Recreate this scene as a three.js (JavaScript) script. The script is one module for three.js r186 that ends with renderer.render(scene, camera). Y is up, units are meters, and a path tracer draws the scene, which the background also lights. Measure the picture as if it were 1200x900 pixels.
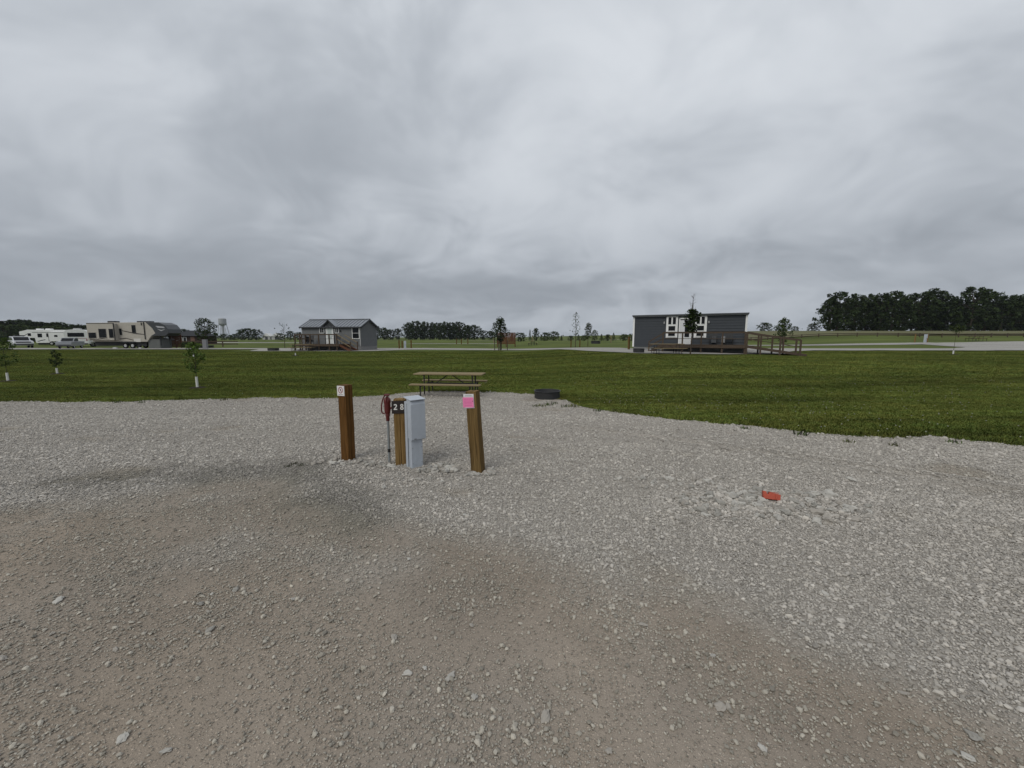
import * as THREE from 'three';
import { mergeGeometries, mergeVertices } from 'three/addons/utils/BufferGeometryUtils.js';
import { RoundedBoxGeometry } from 'three/addons/geometries/RoundedBoxGeometry.js';
import { ImprovedNoise } from 'three/addons/math/ImprovedNoise.js';

// ---------------------------------------------------------------- camera, sky, sun, exposure
const scene = new THREE.Scene();
const camera = new THREE.PerspectiveCamera(90, 4 / 3, 0.1, 6000);
camera.position.set(0, 1.7, 0);
camera.rotation.set(-Math.atan(55 / 450), 0, 0);

const renderer = new THREE.WebGLRenderer({ antialias: true });
renderer.setSize(1024, 768);
renderer.toneMapping = THREE.LinearToneMapping;
renderer.toneMappingExposure = 1;
renderer.shadowMap.enabled = true;

const perlin = new ImprovedNoise();
const noise = (x, y, z = 0.37) => perlin.noise(x, y, z);
const fbm = (x, y, o = 4, z = 0.37) => { let s = 0, a = 1, n = 0; for (let i = 0; i < o; i++) { s += a * noise(x, y, z + i * 7.13); n += a; a *= 0.52; x = x * 2.03 + 11.7; y = y * 2.03 - 5.3; } return s / n; };
const rng = (seed) => () => { seed = (seed + 0x6d2b79f5) | 0; let t = Math.imul(seed ^ (seed >>> 15), 1 | seed); t = (t + Math.imul(t ^ (t >>> 7), 61 | t)) ^ t; return ((t ^ (t >>> 14)) >>> 0) / 4294967296; };
const clamp = (v, a = 0, b = 1) => Math.min(b, Math.max(a, v));
const step = (a, b, v) => { const t = clamp((v - a) / (b - a)); return t * t * (3 - 2 * t); };
const mix = (a, b, t) => a + (b - a) * t;
const DEG = Math.PI / 180;

{ // overcast sky: a sheet of stratus seen from below, its lumps laid on a plane so that they crowd towards the horizon
  const W = 2048, H = 1024, data = new Float32Array(W * H * 4);
  // single cloud lumps: azimuth (0 = north, to the right positive), elevation, half widths, thin (+) or thick (-)
  const lumps = [[-48, 25, 12, 7, .5], [-38, 25, 6, 4, .5], [-30, 22, 10, 6, -.55], [-46, 6, 22, 4, -.5], [-21, 16.5, 5, 2.6, .5], [-1, 20, 5, 6, .55], [3, 6.5, 12, 2.6, -.6],
    [10.5, 15.5, 5, 2, .55], [30, 16, 7, 2, .65], [28, 22, 12, 4, -.4], [45, 9.5, 13, 4, -.5], [39, 29, 16, 6, .45], [-23, 6.5, 12, 2.4, -.5], [-45, 11, 5, 1.5, .35], [40, 12.6, 6, 1.3, .3], [0, 35, 14, 8, .1],
    [-16, 29, 10, 7, -.35], [48, 20, 8, 6, -.2], [17, 10.5, 10, 2, .25], [-10, 11.5, 10, 3, .2], [14, 30, 8, 5, .3], [30, 5, 14, 2.6, .4], [-14, 3.5, 9, 1.6, .25]];
  for (let r = 0; r < H; r++) {
    const el = ((r + 0.5) / H - 0.5) * Math.PI, y = Math.sin(el), c = Math.cos(el), eld = el / DEG;
    for (let k = 0; k < W; k++) {
      const rd = ((k + 0.5) / W - 0.5) * 2 * Math.PI, x = Math.cos(rd) * c, z = Math.sin(rd) * c;
      const up = Math.max(y, 0) + 0.24, px = x / up, pz = z / up;
      const wx = px + 0.35 * noise(px * 1.1, pz * 1.1, 3.1), wz = pz + 0.35 * noise(px * 1.1, pz * 1.1, 8.4);
      const u2 = Math.max(y, 0) + 0.5, qx = x / u2 + 0.18 * noise(px * 2, pz * 2, 4.4), qz = z / u2 * 1.25 + 0.18 * noise(px * 2, pz * 2, 7.9);
      let n = 0.6 * fbm(wx * 0.9 + 4.2, wz * 0.9, 6, 1.7) + 0.5 * fbm(qx * 4.2 + 2, qz * 4.2, 6, 5.1) + 0.2 * fbm(qx * 13, qz * 13, 4, 9.1);
      const az = Math.atan2(x, -z) / DEG, wob = 5 * fbm(px * 2.2, pz * 2.2, 3, 2.2), wob2 = 3.4 * fbm(px * 2.8, pz * 2.8, 3, 6.6);
      for (const [a, e, sa, se, s] of lumps) { let da = az - a; if (Math.abs(da) > 60) continue; da = (da + wob) / sa; const de = (eld - e + wob2) / se, q = da * da + de * de; if (q < 7) n += s * 0.62 * Math.exp(-q * 0.7); }
      const v = 0.5 + 0.5 * Math.tanh(n * 2.2);
      const h = step(-6, 42, eld), base = mix(0.395, 0.6, h), amp = mix(0.74, 1.29, v);
      let L = base * amp; if (eld < 0) L *= mix(1, 0.75, clamp(-eld / 15));
      const t = clamp((L - 0.25) / 0.45), q = (r * W + k) * 4;
      data[q] = L * mix(0.905, 0.955, t); data[q + 1] = L * mix(1.0, 1.005, t); data[q + 2] = L * mix(1.135, 1.07, t); data[q + 3] = 1;
    }
  }
  const sky = new THREE.DataTexture(data, W, H, THREE.RGBAFormat, THREE.FloatType);
  sky.mapping = THREE.EquirectangularReflectionMapping; sky.magFilter = sky.minFilter = THREE.LinearFilter; sky.wrapS = THREE.RepeatWrapping; sky.needsUpdate = true;
  scene.background = sky; scene.environment = sky;
}
const sun = new THREE.DirectionalLight(new THREE.Color().setRGB(1, 0.97, 0.89), 1.5);
sun.name = 'sun'; sun.position.set(-60, 105, 85); sun.castShadow = true; sun.shadow.radius = 70;
Object.assign(sun.shadow.camera, { left: -90, right: 90, top: 90, bottom: -90, near: 1, far: 400 });
scene.add(sun, sun.target);

// ---------------------------------------------------------------- helpers
const taken = new Map();
const numbered = (n) => { const k = taken.get(n) ?? 0; taken.set(n, k + 1); return k ? n + '_' + String(k).padStart(3, '0') : n; };
const V = (x, y, z) => new THREE.Vector3(x, y, z);
// d is the distance ahead of the camera, that is -z
function land(x, d) {
  return -0.33 * step(5.5, 12.5, d) * (1 - step(18, 36, d)) + 0.15 * step(22, 40, d) + 0.48 * step(14, 26, d) * step(-1, 9, x) * (1 - 0.3 * step(30, 45, d)) + 2.6 * step(35, 115, d) * step(36, 74, x);
}
function thing(name, label, category, x, d, turn = 0, group, y) {
  const o = new THREE.Group(); o.name = numbered(name); o.position.set(x, y ?? land(x, d), -d); o.rotation.y = turn;
  o.userData = { label, category }; if (group) o.userData.group = group; scene.add(o); return o;
}
function part(parent, name, geo, mat) {
  const m = new THREE.Mesh(Array.isArray(geo) ? join(geo) : geo, mat); m.name = name; m.castShadow = m.receiveShadow = true; parent.add(m); return m;
}
function structure(name, geo, mat) { const m = part(scene, numbered(name), geo, mat); m.userData = { kind: 'structure' }; return m; }
function copy(src, label, x, d, turn = 0, group, scale = 1) {
  const o = src.clone(); o.name = numbered(src.name.replace(/_\d{3}$/, '')); o.position.set(x, land(x, d), -d); o.rotation.y = turn;
  if (typeof scale === 'number') o.scale.setScalar(scale); else o.scale.set(...scale);
  o.userData = { label, category: src.userData.category }; if (group) o.userData.group = group; scene.add(o); return o;
}
const plain = (g) => { let q = g.index ? g.toNonIndexed() : g; for (const k of Object.keys(q.attributes)) if (!['position', 'normal', 'uv', 'color'].includes(k)) q.deleteAttribute(k); return q; };
function join(list) { const gs = list.map(plain); const col = gs.some((q) => q.attributes.color); if (!col) gs.forEach((q) => q.deleteAttribute('color')); return gs.length > 1 ? mergeGeometries(gs) : gs[0]; }
// texture coordinates in metres by the way a face points; along = axis the grain (v) runs on
function metric(g, along = 'y', ox = 0, oy = 0) {
  g = plain(g); const p = g.attributes.position, n = g.attributes.normal, uv = new Float32Array(p.count * 2);
  for (let i = 0; i < p.count; i++) {
    const c = { x: p.getX(i), y: p.getY(i), z: p.getZ(i) }, a = [Math.abs(n.getX(i)), Math.abs(n.getY(i)), Math.abs(n.getZ(i))];
    const m = a[0] > a[1] && a[0] > a[2] ? 'x' : a[1] > a[2] ? 'y' : 'z', rest = ['x', 'y', 'z'].filter((k) => k !== m);
    const vv = rest.includes(along) ? along : rest[1], uu = rest.find((k) => k !== vv);
    uv[i * 2] = c[uu] + ox; uv[i * 2 + 1] = c[vv] + oy;
  }
  g.setAttribute('uv', new THREE.BufferAttribute(uv, 2)); return g;
}
const box = (w, h, l, x = 0, y = 0, z = 0, rx = 0, ry = 0, rz = 0) => new THREE.BoxGeometry(w, h, l).applyMatrix4(new THREE.Matrix4().compose(V(x, y, z), new THREE.Quaternion().setFromEuler(new THREE.Euler(rx, ry, rz)), V(1, 1, 1)));
const rbox = (w, h, l, r, x = 0, y = 0, z = 0, rx = 0, ry = 0, rz = 0, s = 2) => new RoundedBoxGeometry(w, h, l, s, r).applyMatrix4(new THREE.Matrix4().compose(V(x, y, z), new THREE.Quaternion().setFromEuler(new THREE.Euler(rx, ry, rz)), V(1, 1, 1)));
const lie = (g, a, b) => g.applyMatrix4(new THREE.Matrix4().compose(a.clone().add(b).multiplyScalar(0.5), new THREE.Quaternion().setFromUnitVectors(V(0, 1, 0), b.clone().sub(a).normalize()), V(1, 1, 1)));
const rod = (a, b, r0, r1 = r0, seg = 8, open = false) => lie(new THREE.CylinderGeometry(r1, r0, a.distanceTo(b), seg, 1, open), a, b);
const bar = (a, b, w, t) => lie(new THREE.BoxGeometry(w, a.distanceTo(b), t), a, b);
const cyl = (r0, r1, h, seg, x = 0, y = 0, z = 0) => new THREE.CylinderGeometry(r1, r0, h, seg).translate(x, y, z);
const tube = (pts, r, n = 20, seg = 8) => new THREE.TubeGeometry(new THREE.CatmullRomCurve3(pts.map((q) => V(...q))), n, r, seg);
const extrude = (pts, depth, bevel = 0) => { const s = new THREE.Shape(pts.map(([x, y]) => new THREE.Vector2(x, y))); return new THREE.ExtrudeGeometry(s, { depth, bevelEnabled: bevel > 0, bevelSize: bevel, bevelThickness: bevel, bevelSegments: 2, curveSegments: 8 }); };

// ---------------------------------------------------------------- materials
const rgb = (r, g, b) => new THREE.Color().setRGB(r, g, b);
const std = (r, g, b, rough = 0.85, extra = {}) => new THREE.MeshPhysicalMaterial({ color: rgb(r, g, b), roughness: rough, ...(rough >= 0.75 ? { specularIntensity: 0.25 } : {}), ...extra });
function texture(w, h, fn, srgb = false) { // fn(u, v) gives [r, g, b] in 0..1, linear
  const a = new Uint8Array(w * h * 4), e = (c) => (srgb ? (c <= 0.0031308 ? 12.92 * c : 1.055 * Math.pow(c, 1 / 2.4) - 0.055) : c);
  for (let j = 0; j < h; j++) for (let i = 0; i < w; i++) { const c = fn(i / w, j / h, i, j), q = (j * w + i) * 4; a[q] = 255 * clamp(e(c[0])); a[q + 1] = 255 * clamp(e(c[1])); a[q + 2] = 255 * clamp(e(c[2])); a[q + 3] = 255; }
  const t = new THREE.DataTexture(a, w, h); t.wrapS = t.wrapT = THREE.RepeatWrapping; t.magFilter = THREE.LinearFilter; t.minFilter = THREE.LinearMipmapLinearFilter; t.generateMipmaps = true; if (srgb) t.colorSpace = THREE.SRGBColorSpace; t.needsUpdate = true; return t;
}
// periodic noise by blending, period 1 in u and v
const wrapNoise = (u, v, fx, fy, o, z) => { const f = (a, b) => fbm(a * fx, b * fy, o, z), s = u, t = v; return (f(u, v) * (1 - s) + f(u - 1, v) * s) * (1 - t) + (f(u, v - 1) * (1 - s) + f(u - 1, v - 1) * s) * t; };
const weather = texture(256, 256, (u, v) => { const n = 0.86 + 0.22 * wrapNoise(u, v, 5, 5, 4, 2.2) + 0.1 * wrapNoise(u, v, 40, 40, 2, 4.2); return [n, n, n]; });
weather.repeat.set(0.6, 0.6);
const rustic = (r, g, b, rough = 0.85, extra = {}) => std(r, g, b, rough, { map: weather, ...extra });
function woodTexture(c0, c1, c2, z) { // grain along v, one tile is 0.5 m wide and 1 m long
  return texture(256, 512, (u, v) => {
    const w = 0.05 * wrapNoise(u, v, 3, 3, 2, z), g1 = wrapNoise(u + w, v, 26, 2.2, 4, z + 1), g2 = wrapNoise(u, v, 90, 5, 3, z + 2), st = wrapNoise(u, v, 6, 3, 4, z + 5);
    const t = clamp(0.45 + 1.3 * g1 + 0.7 * g2), k = clamp(0.5 + 1.3 * st); const o = [0, 1, 2].map((i) => mix(mix(c0[i], c1[i], t), c2[i], k * 0.55)); return o;
  }, true);
}
const woodBump = texture(256, 512, (u, v) => { const g = 0.55 + 0.6 * wrapNoise(u, v, 60, 3, 4, 3.3) + 0.3 * wrapNoise(u, v, 14, 2, 3, 8.3); return [g, g, g]; });
const wood = (tex, scale = 2, bump = 0.002) => { const t = tex.clone(); t.repeat.set(scale, scale / 2); const b = woodBump.clone(); b.repeat.set(scale, scale / 2); return new THREE.MeshPhysicalMaterial({ map: t, bumpMap: b, bumpScale: bump, roughness: 0.88, specularIntensity: 0.25 }); };
const M = {
  postDark: wood(woodTexture([.032, .012, .003], [.2, .095, .03], [.11, .06, .017], 1.1)),
  postTan: wood(woodTexture([.08, .04, .012], [.31, .2, .085], [.18, .12, .045], 4.4)),
  postOlive: wood(woodTexture([.035, .019, .006], [.24, .15, .06], [.13, .09, .036], 7.7)),
  plank: wood(woodTexture([.16, .115, .06], [.3, .235, .135], [.22, .19, .125], 12.1), 2, 0.001),
  deck: wood(woodTexture([.045, .031, .022], [.12, .088, .064], [.085, .068, .054], 15.1), 2, 0.001),
  redwood: wood(woodTexture([.075, .03, .017], [.15, .062, .036], [.11, .055, .035], 19.1), 2, 0.001),
  steel: rustic(.3, .31, .32, .55, { metalness: .75 }), darkSteel: std(.035, .033, .032, .6, { metalness: .4 }), galv: rustic(.34, .37, .38, .5, { metalness: .55 }),
  cabinet: rustic(.46, .5, .555, .5), red: rustic(.11, .012, .011, .55), black: std(.012, .012, .013, .6), white: std(.75, .75, .74, .6), glass: std(.01, .011, .013, .1, { specularIntensity: .35 }), dim: std(.03, .03, .032, .7), tyre: std(.016, .016, .016, .9), rim: std(.5, .5, .5, .4, { metalness: .5 }),
};

// ---------------------------------------------------------------- terrain and surfaces
const table = (pts) => (x) => { if (x <= pts[0][0]) return pts[0][1]; for (let i = 1; i < pts.length; i++) if (x <= pts[i][0]) { const [a, b] = pts[i - 1], [c, e] = pts[i]; return mix(b, e, (x - a) / (c - a)); } return pts[pts.length - 1][1]; };
const edgeLine = table([[-60, 11.9], [-16, 11.9], [-12.5, 11.75], [-10.9, 12.1], [-8.5, 12.6], [-6, 12.65], [-4.7, 13.1], [-3.7, 13.8], [-3.1, 14.2], [-1.2, 14.2], [0, 13.8], [.9, 13.35], [1.7, 12.1], [1.95, 10.6], [2.87, 9.06], [3.67, 8.1], [4.57, 7.46], [5.31, 6.86], [5.98, 6.57], [7.12, 6.25], [7.93, 5.78], [12, 4], [20, -2], [24, -6]]);
const edge = (x) => edgeLine(x) + 0.24 * noise(x * 1.1, 3.3) + 0.16 * noise(x * 3.7, 7.7) + 0.08 * noise(x * 11, 1.7);
const packedLine = table([[-30, 3.2], [-5, 3.6], [-4.2, 3.8], [-3.5, 4.35], [-2.77, 4.4], [-1.93, 3.78], [-1.2, 3.38], [-.3, 3.03], [.26, 2.78], [.7, 2.5], [1.15, 2.35], [1.47, 2.05], [1.76, 1.8], [2, 1.6], [2.4, 1.35], [6, .2], [20, -4]]);
const packed = (x, d) => {
  const drive = step(-0.3, 0.28, packedLine(x) - d + 0.3 * fbm(x * 1.2, d * 1.2, 4, 2.7)) * clamp(0.9 - 0.42 * step(0.05, 0.45, fbm(x * 0.9 + 3, d * 0.9, 4, 6.1)));
  return Math.max(drive, 0.6 * step(0.2, 0.42, fbm(x * 0.85 + 20.3, d * 0.95 + 7, 4, 16.4))); // the drive, and patches of fines elsewhere
};
const along = (pts, x, d) => { let best = 1e9; for (let i = 1; i < pts.length; i++) { const [ax, ad] = pts[i - 1], [bx, bd] = pts[i], ex = bx - ax, ed = bd - ad, t = clamp(((x - ax) * ex + (d - ad) * ed) / (ex * ex + ed * ed)), q = Math.hypot(x - ax - ex * t, d - ad - ed * t) * Math.sign((x - ax) * ed - (d - ad) * ex || 1); if (Math.abs(q) < Math.abs(best)) best = q; } return best; };
const rutPath = [[1.2, 7.3], [1.59, 7.02], [2.8, 6.14], [3.56, 5.55], [4.82, 4.65], [5.63, 4.04], [8, 2.2]];
const dampPath = [[-5.2, 4.3], [-4.7, 4.45], [-3.8, 4.66], [-2.85, 4.8], [-2.2, 4.35], [-1.8, 3.85], [-1.45, 3.55]];
const damp = (x, d) => (x < -6 || x > 0 || d > 6 ? 0 : step(0.62, 0.0, Math.abs(along(dampPath, x, d)) + 0.6 * fbm(x * 2.2, d * 2.2, 4, 9.4)));
const mound = (x, d) => Math.exp(-(((x - 2.6) / 0.95) ** 2) - ((d - 3.68) / 0.42) ** 2);
const heap = (x, d) => Math.exp(-(((x + 1.25) / 0.75) ** 2) - ((d - 4.75) / 0.3) ** 2);
function relief(x, d) {
  let r = 0.012 * fbm(x * 0.8, d * 0.8, 4, 1.2) + 0.006 * noise(x * 5, d * 5, 2.1) + 0.02 * (1 - packed(x, d)) + 0.035 * mound(x, d) + 0.02 * heap(x, d);
  if (x > 0.8 && d < 8.5 && d > 1.5) { const q = along(rutPath, x, d), f = 0.6 + 0.5 * noise(x * 2, d * 2, 4.4); r += f * (-0.1 * Math.exp(-((q / 0.09) ** 2)) + 0.05 * Math.exp(-(((q - 0.2) / 0.07) ** 2)) + 0.034 * Math.exp(-(((q + 0.16) / 0.07) ** 2)) - 0.035 * Math.exp(-(((q + 0.34) / 0.06) ** 2))); }
  return r;
}
const gravelTop = (x, d) => land(x, d) + relief(x, d);
const line = (...runs) => { const a = [runs[0][0]]; for (const [from, to, s] of runs) { const n = Math.max(1, Math.round((to - from) / s)); for (let i = 1; i <= n; i++) a.push(from + ((to - from) * i) / n); } return a; };
function sheet(xs, ds, height, colour, clip) { // a grid over the ground; clip(x) is the far limit of d
  const pos = [], col = [], uv = [], idx = [], nd = ds.length;
  xs.forEach((x) => ds.forEach((d) => { const q = clip ? Math.min(d, clip(x)) : d; pos.push(x, height(x, q), -q); uv.push(x, q); col.push(...colour(x, q)); }));
  for (let i = 0; i + 1 < xs.length; i++) for (let j = 0; j + 1 < nd; j++) {
    if (clip && ds[j] >= Math.max(clip(xs[i]), clip(xs[i + 1]))) continue;
    const a = i * nd + j, b = a + nd; idx.push(a, b, a + 1, b, b + 1, a + 1);
  }
  const g = new THREE.BufferGeometry(); g.setAttribute('position', new THREE.Float32BufferAttribute(pos, 3)); g.setAttribute('color', new THREE.Float32BufferAttribute(col, 3)); g.setAttribute('uv', new THREE.Float32BufferAttribute(uv, 2)); g.setIndex(idx); g.computeVertexNormals(); return g;
}
// lawn colour: mottled, in streaks along the mowing direction
function lawn(x, d) {
  const n1 = fbm(x * 0.09, d * 0.6, 4, 3.4), n2 = fbm(x * 0.35, d * 2.6, 4, 6.2), n3 = fbm(x * 0.25 + 9, d * 0.5, 3, 1.1), k = 1 + 0.8 * n1 + 0.7 * n2, y = clamp(0.35 + 0.9 * n3);
  return [mix(.088, .118, y) * k, mix(.118, .136, y) * k, mix(.027, .034, y) * k];
}
const grassMap = texture(512, 512, (u, v) => { const n = 0.82 + 0.5 * wrapNoise(u, v, 70, 70, 3, 2.9) + 0.25 * wrapNoise(u, v, 12, 12, 3, 5.9); return [n, n, n * 0.9]; });
grassMap.repeat.set(0.25, 0.25);
const xs0 = line([-2600, -600, 200], [-600, -120, 30], [-120, -50, 5], [-50, 50, 0.7], [50, 120, 5], [120, 600, 30], [600, 2600, 200]);
const ds0 = line([-300, -20, 40], [-20, 0, 2], [0, 60, 0.6], [60, 130, 4], [130, 400, 20], [400, 3200, 280]);
structure('ground', sheet(xs0, ds0, (x, d) => land(x, d) - (d < edge(x) - 0.3 && x > -30 && x < 22 ? 0.05 : 0.012), lawn), std(1, 1, 1, 1, { vertexColors: true, map: grassMap, bumpMap: grassMap, bumpScale: 0.02 }));

// crushed limestone: a fine print of grit, stones on top of it as geometry
const gritData = (() => {
  const N = 1024, size = 1.6, h = new Float32Array(N * N), c = new Float32Array(N * N).fill(0.62), R = rng(77);
  for (let i = 0; i < N * N; i++) { h[i] = 0.2 + 0.12 * R(); c[i] = 0.42 + 0.3 * R(); }
  for (let k = 0; k < 15000; k++) {
    const r = (0.002 + 0.0055 * R() * R()) / size * N, cx = R() * N, cy = R() * N, e = 0.6 + 0.4 * R(), t = R() * 3.14, ct = Math.cos(t), stt = Math.sin(t), tone = 0.42 + 0.58 * R();
    for (let y = -Math.ceil(r); y <= r; y++) for (let x = -Math.ceil(r); x <= r; x++) {
      const a = (x * ct + y * stt) / r, b = (y * ct - x * stt) / (r * e), q = a * a + b * b; if (q > 1) continue;
      const i = (((cy + y) & 1023) * N) + ((cx + x) & 1023), hh = 0.3 + 0.5 * Math.sqrt(1 - q) * (r / 4); if (hh > h[i]) { h[i] = hh; c[i] = tone; }
    }
  }
  return { N, h, c };
})();
const gritMap = texture(1024, 1024, (u, v, i, j) => { const t = gritData.c[j * 1024 + i]; return [t, t, t]; }), gritBump = texture(1024, 1024, (u, v, i, j) => { const t = gritData.h[j * 1024 + i]; return [t, t, t]; });
gritMap.repeat.set(1 / 1.6, 1 / 1.6); gritBump.repeat.set(1 / 1.6, 1 / 1.6);
const gritMat = std(1, 1, 1, 0.95, { vertexColors: true, map: gritMap, bumpMap: gritBump, bumpScale: 0.009 });
function gritColour(x, d) {
  const p = packed(x, d), m = 1 + 0.22 * fbm(x * 0.7, d * 0.9, 4, 8.2) + 0.18 * fbm(x * 3.1, d * 3.1, 3, 4.9), w = damp(x, d), y = clamp(0.5 + 1.1 * fbm(x * 0.6 + 5, d * 0.6, 3, 12.2));
  const g = [.55, .508, .455], b = [mix(.42, .45, y), mix(.36, .365, y), mix(.3, .28, y)], k = [.235, .24, .185];
  return [0, 1, 2].map((i) => mix(mix(g[i], b[i], p), k[i], 0.5 * w) * m);
}
const xs1 = line([-34, -9.5, 0.5], [-9.5, 9.5, 0.085], [9.5, 22, 0.5]), ds1 = line([-12, 0, 2], [0, 0.6, 0.2], [0.6, 7.5, 0.065], [7.5, 14.6, 0.15]);
structure('gravel_pad', sheet(xs1, ds1, (x, d) => gravelTop(x, d) - 0.004, gritColour, edge), gritMat);

// the far gravel lanes and pads, sheets a little above the lawn
const laneMat = std(1, 1, 1, 0.95, { vertexColors: true, map: gritMap });
const laneColour = (x, d) => { const m = 1 + 0.3 * fbm(x * 0.3, d * 0.8, 4, 3.7); return [.5 * m, .48 * m, .445 * m]; };
function lane(xa, xb, near, far, lift = 0.03) {
  const xs = line([xa, xb, 0.8]), pos = [], col = [], uv = [], idx = [], J = 7;
  xs.forEach((x) => { const w = 0.35 * noise(x * 0.5, 4.4), n = near(x) + w, f = far(x) + 0.4 * noise(x * 0.4, 9.1); for (let j = 0; j <= J; j++) { const d = mix(n, f, j / J); pos.push(x, land(x, d) + lift, -d); uv.push(x, d); col.push(...laneColour(x, d)); } });
  for (let i = 0; i + 1 < xs.length; i++) for (let j = 0; j < J; j++) { const a = i * (J + 1) + j, b = a + J + 1; idx.push(a, b, a + 1, b, b + 1, a + 1); }
  const g = new THREE.BufferGeometry(); g.setAttribute('position', new THREE.Float32BufferAttribute(pos, 3)); g.setAttribute('color', new THREE.Float32BufferAttribute(col, 3)); g.setAttribute('uv', new THREE.Float32BufferAttribute(uv, 2)); g.setIndex(idx); g.computeVertexNormals();
  return structure('gravel_road', g, laneMat);
}
lane(-100, 12, table([[-100, 48.6], [-44, 48.6], [-32, 49], [-29, 42.3], [-15.5, 42.3], [-12.5, 47.5], [0, 45], [6, 40.5], [12, 40]]), table([[-100, 55], [-30, 53.5], [-12, 54], [0, 50.5], [6, 45], [12, 43]]));
const lotNear = table([[5, 41], [6.5, 33.5], [8, 31], [10, 29.6], [15, 28.6], [21, 29], [23, 32], [26, 33], [92, 33]]);
lane(5, 92, lotNear, table([[5, 43], [8, 40], [26, 40], [30, 38.8], [44, 38.8], [52, 44], [58, 56], [92, 60]]), 0.036);
lane(30, 62, () => 53, table([[30, 57], [50, 58.5], [62, 57.5]]), 0.045);
lane(-118, -52, () => 101, table([[-118, 122], [-52, 108]]));
lane(-24, -2, () => 88, () => 92.5);
lane(-20, 200, () => 155, () => 159);

// loose stones
const R1 = rng(2024);
function stoneShape(seed, detail, rough = 0.28) {
  const g = mergeVertices(new THREE.IcosahedronGeometry(1, detail).deleteAttribute('normal').deleteAttribute('uv')), p = g.attributes.position;
  for (let i = 0; i < p.count; i++) { const v = V(p.getX(i), p.getY(i), p.getZ(i)), k = 1 + rough * (noise(v.x * 1.3 + seed, v.y * 1.3, v.z * 1.3 + seed * 3) * 1.6 + noise(v.x * 3 + seed, v.y * 3, v.z * 3) * 0.6); v.multiplyScalar(k); p.setXYZ(i, v.x, v.y * 0.72, v.z * 0.85); }
  g.computeVertexNormals(); return g;
}
const stoneMat = std(1, 1, 1, 0.92, { flatShading: true });
{
  const spots = [];
  const bands = [[0.75, 1.3, 4000], [1.3, 2.6, 9500], [2.6, 4, 9000], [4, 6, 6000], [6, 9, 3000], [9, 14.3, 1300]];
  for (const [d0, d1, rho] of bands) {
    const wide = d1 * 1.5 + 0.5, n = Math.round(2 * wide * (d1 - d0) * rho);
    for (let i = 0; i < n; i++) {
      const d = mix(d0, d1, R1()), x = (R1() * 2 - 1) * wide, r = R1();
      if (Math.abs(x) > d * 1.42 + 0.55 || d > edge(x) + 0.05) continue;
      const p = packed(x, d), m = mound(x, d), clump = clamp(0.5 + 1.5 * fbm(x * 1.7, d * 1.7, 3, 14.2));
      if (r > mix(1, 0.5 * (0.3 + clump), p)) continue;
      const far = clamp((d - 2) / 9), q = R1(), s = (0.0031 + 0.0045 * q * q * q + (q > 0.96 ? 0.008 * R1() : 0)) * mix(1, 1.55, far) * (1 + 1.1 * m * R1() + 0.25 * clump) * mix(1.06, 0.78, p);
      spots.push([x, d, s, p]);
    }
  }
  console.log('gravel stones', spots.length); const shapes = [stoneShape(3.1, 0), stoneShape(8.7, 0), stoneShape(15.3, 0)], per = shapes.map(() => []);
  spots.forEach((s, i) => per[i % 3].push(s));
  const m4 = new THREE.Matrix4(), q4 = new THREE.Quaternion(), eu = new THREE.Euler(), c = new THREE.Color();
  shapes.forEach((g, k) => {
    const im = new THREE.InstancedMesh(g, stoneMat, per[k].length); im.name = numbered('gravel'); im.castShadow = im.receiveShadow = true;
    im.userData = { kind: 'stuff', label: 'loose crushed limestone gravel spread over the camp site pad', category: 'gravel' };
    per[k].forEach(([x, d, s, p], i) => {
      q4.setFromEuler(eu.set((R1() - 0.5) * 0.9, R1() * 6.28, (R1() - 0.5) * 0.9)); const e = 0.75 + 0.6 * R1();
      m4.compose(V(x, gravelTop(x, d) + s * 0.22, -d), q4, V(s * e, s * (0.7 + 0.5 * R1()), s)); im.setMatrixAt(i, m4);
      const t = (0.23 + 0.28 * R1() + (R1() > 0.97 ? 0.1 : 0)) * mix(1, 0.92, p), w = damp(x, d), y = R1(), b = p * 0.75; const f = mix(1, 0.66, w * 0.9);
      im.setColorAt(i, c.setRGB(t * f * mix(1.0, 0.9, b), t * f * mix(0.94, 0.83, b) * mix(1, 0.985, y), t * f * mix(0.86, 0.69, b) * mix(1, 0.96, y)));
    });
    scene.add(im);
  });
}

// mown grass as tufts of blades
function tuftShape(n, spread, hMin, hMax, w, seed) {
  const R = rng(seed), pos = [], nor = [];
  for (let i = 0; i < n; i++) {
    const a = R() * 6.283, r = Math.sqrt(R()) * spread, x = Math.cos(a) * r, z = Math.sin(a) * r, h = mix(hMin, hMax, R()), t = R() * 6.283, lx = (R() - 0.5) * h * 1.1, lz = (R() - 0.5) * h * 1.1, wx = Math.cos(t) * w, wz = Math.sin(t) * w;
    const A = [x - wx, -0.01, z - wz], B = [x + wx, -0.01, z + wz], C = [x + lx * 0.4 + wx * 0.7, h * 0.6, z + lz * 0.4 + wz * 0.7], D = [x + lx * 0.4 - wx * 0.7, h * 0.6, z + lz * 0.4 - wz * 0.7], T = [x + lx, h, z + lz];
    for (const q of [A, B, C, A, C, D, D, C, T]) { pos.push(...q); nor.push(-wz / w * 0.55, 0.83, wx / w * 0.55); }
  }
  const g = new THREE.BufferGeometry(); g.setAttribute('position', new THREE.Float32BufferAttribute(pos, 3)); g.setAttribute('normal', new THREE.Float32BufferAttribute(nor, 3)); return g;
}
const bladeMat = std(1, 1, 1, 0.8);
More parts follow.
